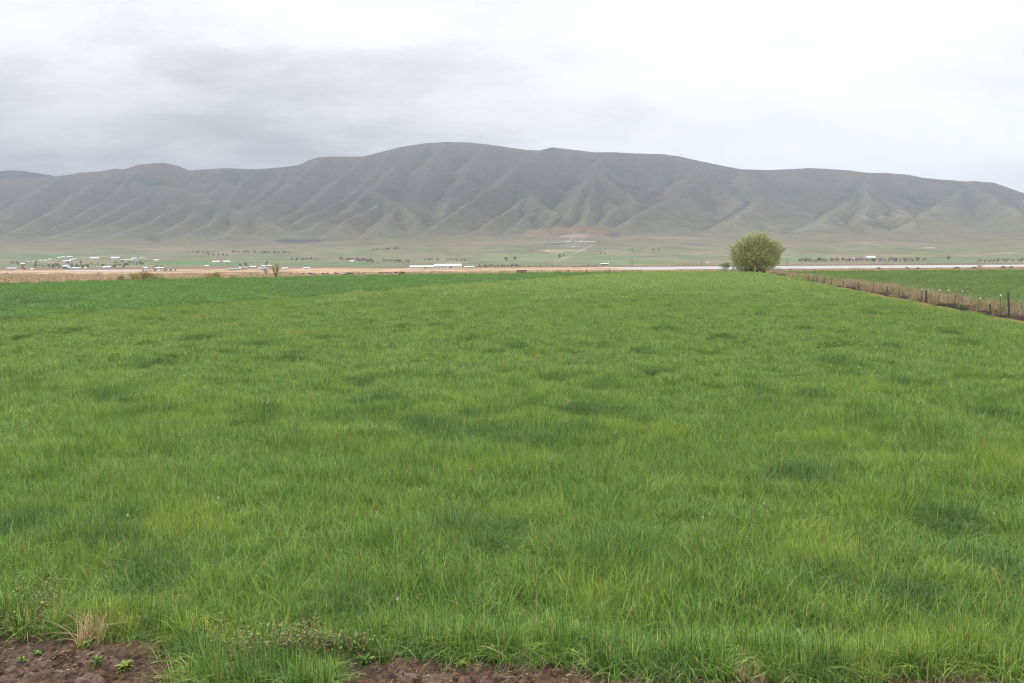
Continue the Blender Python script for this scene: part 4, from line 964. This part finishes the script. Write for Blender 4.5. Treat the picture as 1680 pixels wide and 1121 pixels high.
# generic little trees
def shrub(name, h, w, nl, leaf, size, seed, m, trunk=True, bottom=.12, lobes=7, d=None):
    r = np.random.default_rng(seed); rd = random.Random(seed); d = d or w
    pts = []; dirs = []
    for k in range(lobes):
        c = np.array([rd.gauss(0, w*.24), rd.gauss(0, d*.24), h*(bottom+(1-bottom)*rd.uniform(.25, .78))]); rr = np.array([w*.27, d*.27, h*.24])*rd.uniform(.7, 1.15)
        n = nl//lobes; v = r.normal(0, 1, (n, 3)); v /= np.linalg.norm(v, axis=1, keepdims=True); pts.append(c+v*rr*(r.random((n, 1))**.4)); dirs.append(v+np.array([0, 0, .6]))
    pts = np.concatenate(pts); dirs = np.concatenate(dirs); k = pts[:, 2] > h*.02; pts, dirs = pts[k], dirs[k]; V_, F_, cc = leaves(pts, dirs, seed, size, leaf)
    tm = MB()
    for k in range(4 if trunk else 3):
        a = rd.random()*6.28; tm.tube([(0.05*w*math.cos(a), 0.05*w*math.sin(a), -h*.05), (.1*w*math.cos(a), .1*w*math.sin(a), h*.4), (.25*w*math.cos(a), .25*w*math.sin(a), h*.8)], [h*.03, h*.02, h*.006], 5)
    return mk_mesh(name, V_, F_, [m], cc), tm.mesh('trunk', [M_bark])
def plant(name, px, py, me2, label, cat, group=None, s=1.0, pos=None, rz=None):
    g = pos or ghit(px, py); e = tag(empty(name, tuple(g), random.random()*6.28 if rz is None else rz), label, cat, group); e.scale = (s, s, s)
    obj('crown', me2[0], e); obj('trunk', me2[1], e); return e
# small bare tree standing before the herd
g = ghit(452.5, 457.6); d = g.y; e = tag(empty('bare_tree', tuple(g)), 'small thin budding tree with a dark stem beside the left herd', 'tree'); tm = MB(); k = d/F; H = 25*k; Wd = 17*k; tips = []
rd = random.Random(4)
tm.tube([(0, 0, -.1), (.02*H, 0, H*.2), (0, 0, H*.32)], [.13, .10, .07], 7)
for i in range(13):
    a = rd.random()*6.28; sp_ = rd.uniform(.15, .5)*Wd; p0 = Vector((0, 0, H*rd.uniform(.05, .34))); p3 = Vector((sp_*math.cos(a), sp_*math.sin(a), H*rd.uniform(.6, 1.0))); p1 = p0.lerp(p3, .4)+Vector((math.cos(a), math.sin(a), 0))*Wd*.07
    tm.tube([p0, p1, p3], [.05, .035, .012], 5)
    for j in range(6): q = p1.lerp(p3, rd.random()); w_ = q+Vector((rd.gauss(0, .3), rd.gauss(0, .3), rd.uniform(.2, .7))); tm.tube([q, w_], [.015, .006], 4); tips += [w_, (q+w_)/2, q]
obj('trunk', tm.mesh('trunk', [M_bark]), e)
cen = np.array([t for t in tips for _ in range(9)])+np.random.default_rng(8).normal(0, .16, (len(tips)*9, 3)); V_, F_, cc = leaves(cen, np.random.default_rng(9).normal(0, 1, cen.shape), 10, .09, .5)
obj('crown', mk_mesh('crown', V_, F_, [M_bleaf], cc), e)
# bushes near the field edge
yb = shrub('crown', 2.2, 3.6, 2600, .35, .14, 31, M_yleaf, False, .05); yb2 = shrub('crown', 1.8, 4.2, 2200, .35, .14, 32, M_yleaf, False, .05)
for i, (a, b, s, la) in enumerate([(222, 462.3, .95, 'left end of the yellow willow scrub in the pasture at left'), (237, 462, .9, 'middle bush of the yellow willow scrub in the pasture at left'), (250, 461.6, .8, 'right end of the yellow willow scrub in the pasture at left'), (199, 462.8, .6, 'low sparse yellow bush left of the willow scrub'),
                                   (344, 459.8, .75, 'faint olive bush left of a pair in the pasture'), (357, 459.6, .75, 'faint olive bush right of a pair in the pasture'), (381, 459, .5, 'small pale bush left of the bare tree')]):
    plant('willow_shrub', a, b, yb if i % 2 else yb2, la, 'bush', 'yellow willow bushes on the left pasture', s*1.0)
gb = shrub('crown', 3.2, 3.4, 2400, .35, .16, 33, M_greenleaf, False, .08); rbm = shrub('crown', 2.2, 2.6, 1600, .3, .12, 34, M_gleaf, False, .02)
tpos = Vector(root.location)
plant('shrub', 0, 0, gb, 'thin pale green bush at the left foot of the big willow', 'bush', None, .95, Vector((tpos.x-7.6, tpos.y+1, tpos.z)))
for dx, la in ((-9.4, 'leftmost bare twiggy bush beside the big willow'), (-7.9, 'second bare twiggy bush left of the big willow'), (-6.2, 'bare bush touching the left side of the willow'), (5.6, 'low bare bush under the right side of the willow'), (-3.9, 'bare dark bush in front of the willow foot')):
    plant('twiggy_bush', 0, 0, rbm, la, 'bush', 'bare bushes round the willow', .62 if dx < -4 else .7, Vector((tpos.x+dx, tpos.y-1.6, tpos.z)))
plant('twiggy_bush', 1607.5, 442.3, rbm, 'rounded brown bush among the right herd', 'bush', None, 1.3)
plant('twiggy_bush', 437, 453, rbm, 'dark brown thicket just left of the bare tree', 'bush', None, 1.9)
plant('twiggy_bush', 161, 455, rbm, 'small dark bush on the pink pasture at left', 'bush', None, .9)
# distant trees
dts = [shrub('crown', 7.5, 7, 230, .8, .9, 41+i, m, True, .05, 6) for i, m in enumerate([M_dleaf, M_gleaf, M_greenleaf, M_dleaf])]
pine = shrub('crown', 11, 4, 300, .8, .9, 51, M_dleaf, True, .1, 6, 4)
cnt = 0
def trees(lst, base_label, grp, kinds=(0, 1, 2), smin=.6, smax=1.2):
    lst = sorted(lst)
    for i, (a, b) in enumerate(lst):
        plant('distant_tree', a, b, dts[random.choice(kinds)], from_left(i, len(lst))+' '+base_label, 'tree', grp, random.uniform(smin, smax)*.86)
def row(x0, x1, y0, y1, n): return [(x0+(x1-x0)*(i+random.random()*.8)/n, y0+(y1-y0)*(i/n)+random.gauss(0, .35)) for i in range(n)]
trees(row(782, 850, 439.2, 438, 14), 'bush of the hedge row behind the centre pasture', 'hedge row behind the centre pasture', (0, 1), .45, .9)
trees(row(850, 985, 438.4, 438.6, 12), 'low bush spaced right of the hedge row', 'sparse bushes along the centre far bank', (0, 1), .3, .5)
trees(row(478, 520, 427, 427, 9), 'tree in the row above left green fields', 'tree row above the green field', (0, 1), .8, 1.3)
trees(row(558, 615, 427, 431, 15), 'grey tree of the grove around the pale farm', 'grove around the pale farm', (0, 1, 1), .9, 1.5)
trees(row(630, 672, 429, 432, 9), 'tree between grove and long white shed', 'trees left of the long shed', (1, 2), .8, 1.2)
trees(row(694, 722, 427.5, 427.5, 7)+row(732, 765, 428, 428, 6), 'dark tree behind the long white shed', 'tree row behind the long shed', (0, 1), .7, 1.1)
trees(row(610, 655, 412, 409, 8)+row(380, 478, 415, 416, 18), 'faint tree high above the left fields', 'scattered trees on the lower slope', (1, 2), 1.2, 1.9)
trees(row(290, 380, 413, 422, 12), 'shrub on the slope above the cream sheds', 'shrubs above the pale sheds', (0, 1), 1.0, 1.6)
trees(row(1308, 1430, 429.5, 429, 26), 'leafless tree of the band left of the big white building', 'leafless trees left of the right white house', (1, 1, 0), .8, 1.35)
trees(row(1430, 1520, 429.5, 428.5, 18), 'leafless tree of the band right of the big white building', 'leafless trees right of the right white house', (1, 1, 0), .8, 1.35)
trees([(1555, 427), (1557, 425)], 'green round tree above the right herd', 'green trees above the right herd', (2,), 1.0, 1.3)
trees(row(1600, 1680, 430.5, 429.5, 11), 'dark far bank tree at the right edge', 'trees at the right edge', (0, 1, 1), .6, 1.1)
trees(row(1030, 1100, 412, 411, 3)+[(1037, 413), (918, 423), (925, 421), (985, 417), (993, 418), (830, 428), (845, 427), (1250, 432), (872, 412)], 'dark bush dotted below the gravel works', 'bushes below the gravel works', (0, 1), 1.0, 1.6)
vil = [(random.uniform(0, 270), 0) for _ in range(48)]
trees([(a, random.uniform(431, 443)) for a, _ in vil], 'tree among the far left village houses', 'trees among the village houses', (0, 1, 2, 2), .6, 1.15)
trees([(394, 437), (404, 437), (437, 434), (128, 441), (136, 440), (143, 440), (118, 438), (205, 437)], 'dark dense tree beside the left farmhouses', 'dark trees beside the farmhouses', (0,), .7, 1.2)
trees(row(232, 290, 445.6, 445.4, 10), 'dark bush along the lagoon end', 'bushes at the lagoon', (0, 1), .35, .6)
_pl = [(440, 278), (447, 277.5), (453, 277), (460, 276.3), (466, 275.8), (472, 275), (613, 255), (619, 253.5), (864, 247.5), (1158, 268), (608, 256), (1150, 266)]
for i_, (a, b) in enumerate(sorted(_pl)):
    plant('pine_tree', 0, 0, pine, from_left(i_, len(_pl))+' tiny dark conifer on the mountain skyline', 'tree', 'conifers on the skyline', 1.6, at(a, b+1.6, 7960))

# ------------------------------------------------------------ buildings
M_white = simple('white_wall', (.43, .44, .43), .6, .06, .3); M_cream = simple('cream_wall', (.55, .50, .42), .7, .1, .3); M_greyroof = simple('grey_roof', (.22, .22, .23), .6, .12, .3); M_whiteroof = simple('white_metal_roof', (.40, .42, .43), .45, .06, .3)
M_brownroof = simple('brown_roof', (.16, .11, .09), .7, .15, .3); M_glass = simple('dark_window', (.03, .035, .04), .3, .1, .3); M_door = simple('grey_door', (.20, .20, .20), .6, .1, .5); M_conc = simple('pale_concrete', (.60, .57, .54), .7, .08, .3); M_dark = simple('dark_shed_wall', (.10, .085, .08), .8, .2, .3)
def house(px, py, wpx, hpx, wall, roofm, label, group=None, rz=0.0, depth=None, name='house', cat='house', wins=3, pitch=.34):
    g = ghit(px, py); k = g.y/F; w = max(wpx*k, 4); h = max(hpx*k, 2.2); dp = depth or min(w*.7, 14)
    e = tag(empty(name, (g.x, g.y, g.z), rz), label, cat, group); wh = h*.58; rh = h-wh+.4
    b = MB(); b.box((0, 0, wh/2-.5), (w, dp, wh+1.0)); obj('wall', b.mesh('wall', [wall]), e)
    r_ = MB(); o_ = .4; x0, x1, y0, y1 = -w/2-o_, w/2+o_, -dp/2-o_, dp/2+o_
    r_.add([(x0, y0, wh-.1), (x1, y0, wh-.1), (x1, y1, wh-.1), (x0, y1, wh-.1), (x0, 0, wh+rh), (x1, 0, wh+rh), (x0, y0, wh-.3), (x1, y0, wh-.3), (x1, y1, wh-.3), (x0, y1, wh-.3)],
           [(0, 1, 5, 4), (2, 3, 4, 5), (6, 9, 8, 7), (0, 4, 3), (1, 2, 5), (6, 7, 1, 0), (7, 8, 2, 1), (8, 9, 3, 2), (9, 6, 0, 3)]); obj('roof', r_.mesh('roof', [roofm]), e)
    d_ = MB(); d_.box((w*.1, -dp/2-.03, min(1.1, wh*.4)), (1.2 if w < 25 else 3.5, .12, min(2.1, wh*.75))); obj('door', d_.mesh('door', [M_door]), e)
    for i in range(wins):
        xx = -w/2+w*(i+.5)/wins
        if abs(xx-w*.1) < 1.5: continue
        q = MB(); q.box((xx, -dp/2-.03, wh*.55), (1.4, .10, min(1.1, wh*.35))); obj('window', q.mesh('window', [M_glass]), e)
    return e
A = 'houses of the far left village'
Hs = [(22, 444.5, 19, 5.5, M_cream, M_greyroof, 'long low greyish barn at the left end of the village'), (53, 443.6, 4, 1.6, M_white, M_whiteroof, 'tiny white shed on the pasture right of the long barn'), (38, 435, 6, 3, M_white, M_whiteroof, 'white house above the long barn'), (48, 432, 7, 2.6, M_white, M_greyroof, 'grey roofed house right of the one above the barn'),
      (57, 431, 4, 2.2, M_cream, M_whiteroof, 'small cream house on the upper left edge of the village'), (67, 429, 5, 2.2, M_white, M_whiteroof, 'small white house, left of three in a row'), (75, 429, 6, 2.2, M_white, M_whiteroof, 'white house in the middle of three in a row'), (82, 427, 5, 2, M_white, M_whiteroof, 'white house at the right of three in a row'),
      (98, 424.5, 7, 2.6, M_white, M_whiteroof, 'topmost left white house of the village'), (104, 423, 5, 2.2, M_white, M_whiteroof, 'small white house at the top of the village'), (115, 423, 9, 2.6, M_white, M_whiteroof, 'wide white house at the top of the village'), (110, 430.5, 11, 3, M_white, M_whiteroof, 'long white shed in the middle of the village'),
      (118, 428.6, 6, 3, M_white, M_whiteroof, 'white shed joined in the stepped row, lower'), (123, 427, 5, 2.8, M_white, M_whiteroof, 'white shed in the stepped row, upper'), (109, 441, 8, 6, M_dark, M_whiteroof, 'tall dark walled house with a white roof'), (114, 442, 4, 4, M_white, M_whiteroof, 'white gable beside the dark walled house'),
      (123, 441.6, 7, 2.4, M_cream, M_whiteroof, 'low cream shed right of the white gable'), (130, 441.8, 4, 2.2, M_white, M_whiteroof, 'white caravan like shed by the lagoon, left'), (141, 441.6, 4, 2.2, M_white, M_whiteroof, 'white shed by the lagoon, right'), (156, 426, 14, 4, M_conc, M_whiteroof, 'pale grey wide barn right of the village trees'),
      (163, 424.5, 4, 2, M_white, M_whiteroof, 'tiny white shed behind the pale wide barn'), (190, 426.4, 14, 4.4, M_white, M_whiteroof, 'bright white barn standing out above the village, right'), (176, 441, 12, 4, M_white, M_whiteroof, 'white gabled barn above the right part of the lagoon'), (209, 428, 20, 1.8, M_white, M_whiteroof, 'long thin white shed right of the bright barn'),
      (221, 426, 8, 3, M_conc, M_whiteroof, 'pale shed at the end of the long thin one'), (234, 425, 9, 3, M_conc, M_greyroof, 'greyish house right of the pale shed'), (257, 429, 9, 3, M_white, M_whiteroof, 'small white barn alone at the right of the village'), (253, 424.6, 6, 1.8, M_cream, M_brownroof, 'brown roofed house above the lone small barn'),
      (355, 431.6, 11, 3.2, M_cream, M_whiteroof, 'cream long shed on the green field, left of two'), (373, 431.4, 12, 3.2, M_cream, M_whiteroof, 'cream long shed on the green field, right of two'), (340, 438, 7, 1.4, M_conc, M_whiteroof, 'low grey roof on the field below the cream sheds'),
      (384, 443.4, 14, 3, M_cream, M_greyroof, 'low cream shed left of the farm by the bare tree'), (395, 442.6, 6, 4, M_white, M_whiteroof, 'white block house of the farm left of the bare tree'), (403, 442.6, 6, 4.6, M_white, M_greyroof, 'white house with grey roof in the farm left of the bare tree'), (415, 440, 9, 3, M_cream, M_whiteroof, 'pale roofed house behind the white farm houses'),
      (427, 442.4, 3, 3, M_white, M_whiteroof, 'tiny white hut between the farm and the bare tree'), (433, 438.4, 8, 3, M_conc, M_whiteroof, 'grey gabled house just left of the bare tree'), (434, 442.6, 5, 3.4, M_white, M_whiteroof, 'small white house in front of the grey gabled one'), (444, 437.4, 9, 1.6, M_white, M_whiteroof, 'thin white roof behind the top of the bare tree'),
      (468, 442.2, 9, 1.6, M_white, M_whiteroof, 'low white shed just right of the bare tree'), (503, 441.8, 9, 1.5, M_white, M_whiteroof, 'low white shed alone above the left herd'), (577, 430.6, 7, 3, M_white, M_cream, 'pale farmhouse in the grey grove left of centre'), (262, 441.4, 12, 1.8, M_white, M_whiteroof, 'thin white shed above the right end of the lagoon'),
      (240, 441.6, 9, 2, M_cream, M_whiteroof, 'pale shed left of the thin one above the lagoon'), (1399, 427, 8, 3.4, M_white, M_whiteroof, 'small white gabled house left of the big white one on the far bank'), (1427, 426.6, 16, 6, M_white, M_whiteroof, 'big white two storey building on the far bank at right'),
      (1433.5, 429, 4, 2.6, M_white, M_whiteroof, 'tiny white shed below the big white building'), (1415, 427, 2.5, 2, M_white, M_whiteroof, 'tiny white hut between the gabled and the big building'), (1465, 425, 5, 2.2, M_white, M_greyroof, 'small white house right of the big white building, left of two'), (1470, 424.6, 4, 2, M_white, M_whiteroof, 'small white house right of the big white building, right of two'),
      (1449, 428.6, 4, 2.4, M_cream, M_whiteroof, 'cream cottage among leafless trees on the right'), (1160.8, 432.4, 3.4, 2, M_white, M_whiteroof, 'tiny white shed left of the big willow'), (992, 434.6, 12, 2.2, M_dark, M_whiteroof, 'low dark shed with a pale roof at the left end of the river')]
for h_0 in Hs: house(*h_0[:6], h_0[6], None, random.gauss(0, .25))
# the long white covered sheds
house(694, 440.6, 42, 4.4, M_conc, M_whiteroof, 'long low white covered shed behind the pasture, left part', None, .02, 12, 'long_shed', 'shed', 8)
house(735, 440.6, 44, 7.0, M_conc, M_whiteroof, 'taller long white covered shed behind the pasture, right part', None, -.02, 14, 'long_shed', 'shed', 8)
house(770, 439.8, 16, 2.0, M_cream, M_whiteroof, 'low pale shed at the right end of the long white ones', None, 0, 9, 'long_shed', 'shed', 3)
# gravel works: silos, conveyor, sheds
def mhit(px, py):
    g0 = ghit(px, py)
    if g0.y < 3940: return g0
    d = ray(px, py); o = Vector((0, 0, CH)); j = int(np.argmin(np.abs((mcol-840)/F-d.x/d.y))); zc = CH+d.z/d.y*mrows; k = np.where(Z[:, j] >= zc)[0]
    return at(px, py, float(mrows[k[0]])) if len(k) else at(px, py, 5000)
for i, (a, b, hp, wp_, la) in enumerate([(938.5, 396.5, 8, 1.8, 'tall white silo, left of the cluster at the gravel works'), (940.5, 396.5, 10, 1.3, 'slender white silo in the middle of the cluster at the gravel works'), (943, 396.5, 7.6, 1.5, 'white silo at the right of the cluster at the gravel works'), (935.5, 396.5, 4.5, 2, 'short white silo left of the silo cluster'), (955, 396.8, 5.4, 2.2, 'single white tower standing right of the silo cluster')]):
    g = mhit(a, b); k = g.y/F; e = tag(empty('silo', tuple(g)), la, 'silo', None); r_ = wp_*k/2; hh = hp*k
    b_ = MB(); b_.tube([(0, 0, -3), (0, 0, hh)], [r_, r_], 14); obj('tank', b_.mesh('tank', [M_white], False), e); c_ = MB(); c_.tube([(0, 0, hh), (0, 0, hh+r_*.7)], [r_*1.03, r_*.2], 14); obj('cap', c_.mesh('cap', [M_whiteroof]), e)
for a, b, w, h_, la in [(962, 398, 30, 1.6, 'long white conveyor shed at the gravel works right of the silos'), (932, 398, 9, 2, 'low white shed left of the silos'), (941, 406, 5, 1.6, 'small white shed below the silos'), (915, 400, 24, 2.2, 'long bluish grey shed left of the silos')]:
    g = mhit(a, b); k = g.y/F; e = tag(empty('works_shed', tuple(g)), la, 'shed'); w_ = w*k; hh = h_*k; m1 = M_white if 'white' in la else M_greyroof
    b_ = MB(); b_.box((0, 0, hh*.3-1), (w_, 12, hh*.6+2)); obj('wall', b_.mesh('wall', [m1 if m1 is M_white else M_door]), e)
    r_ = MB(); x0, x1 = -w_/2-.5, w_/2+.5; r_.add([(x0, -6.6, hh*.6), (x1, -6.6, hh*.6), (x1, 6.6, hh*.6), (x0, 6.6, hh*.6), (x0, 0, hh), (x1, 0, hh)], [(0, 1, 5, 4), (2, 3, 4, 5), (0, 4, 3), (1, 2, 5), (3, 2, 1, 0)]); obj('roof', r_.mesh('roof', [M_whiteroof if m1 is M_white else M_greyroof]), e)
# utility poles
for a, b, hp, la in [(1034, 438, 12, 'faint utility pole over the left end of the river'), (1038, 438, 12, 'faint second utility pole over the left end of the river'), (1151, 437, 12, 'faint utility pole on the far bank left of the willow'), (1290, 436.4, 12, 'utility pole right of the willow, left of two'), (1294, 436.4, 12, 'utility pole right of the willow, right of two')]:
    g = at(a, b, 1120); k = g.y/F; g.z = zt1(g.x, 1120); e = tag(empty('utility_pole', tuple(g)), la, 'pole'); H = hp*k
    b_ = MB(); b_.tube([(0, 0, -1), (0, 0, H)], [.22, .15], 6); obj('pole', b_.mesh('pole', [M_wood]), e); c_ = MB(); c_.box((0, -.2, H*.93), (2.6, .15, .18)); obj('crossarm', c_.mesh('crossarm', [M_wood]), e)
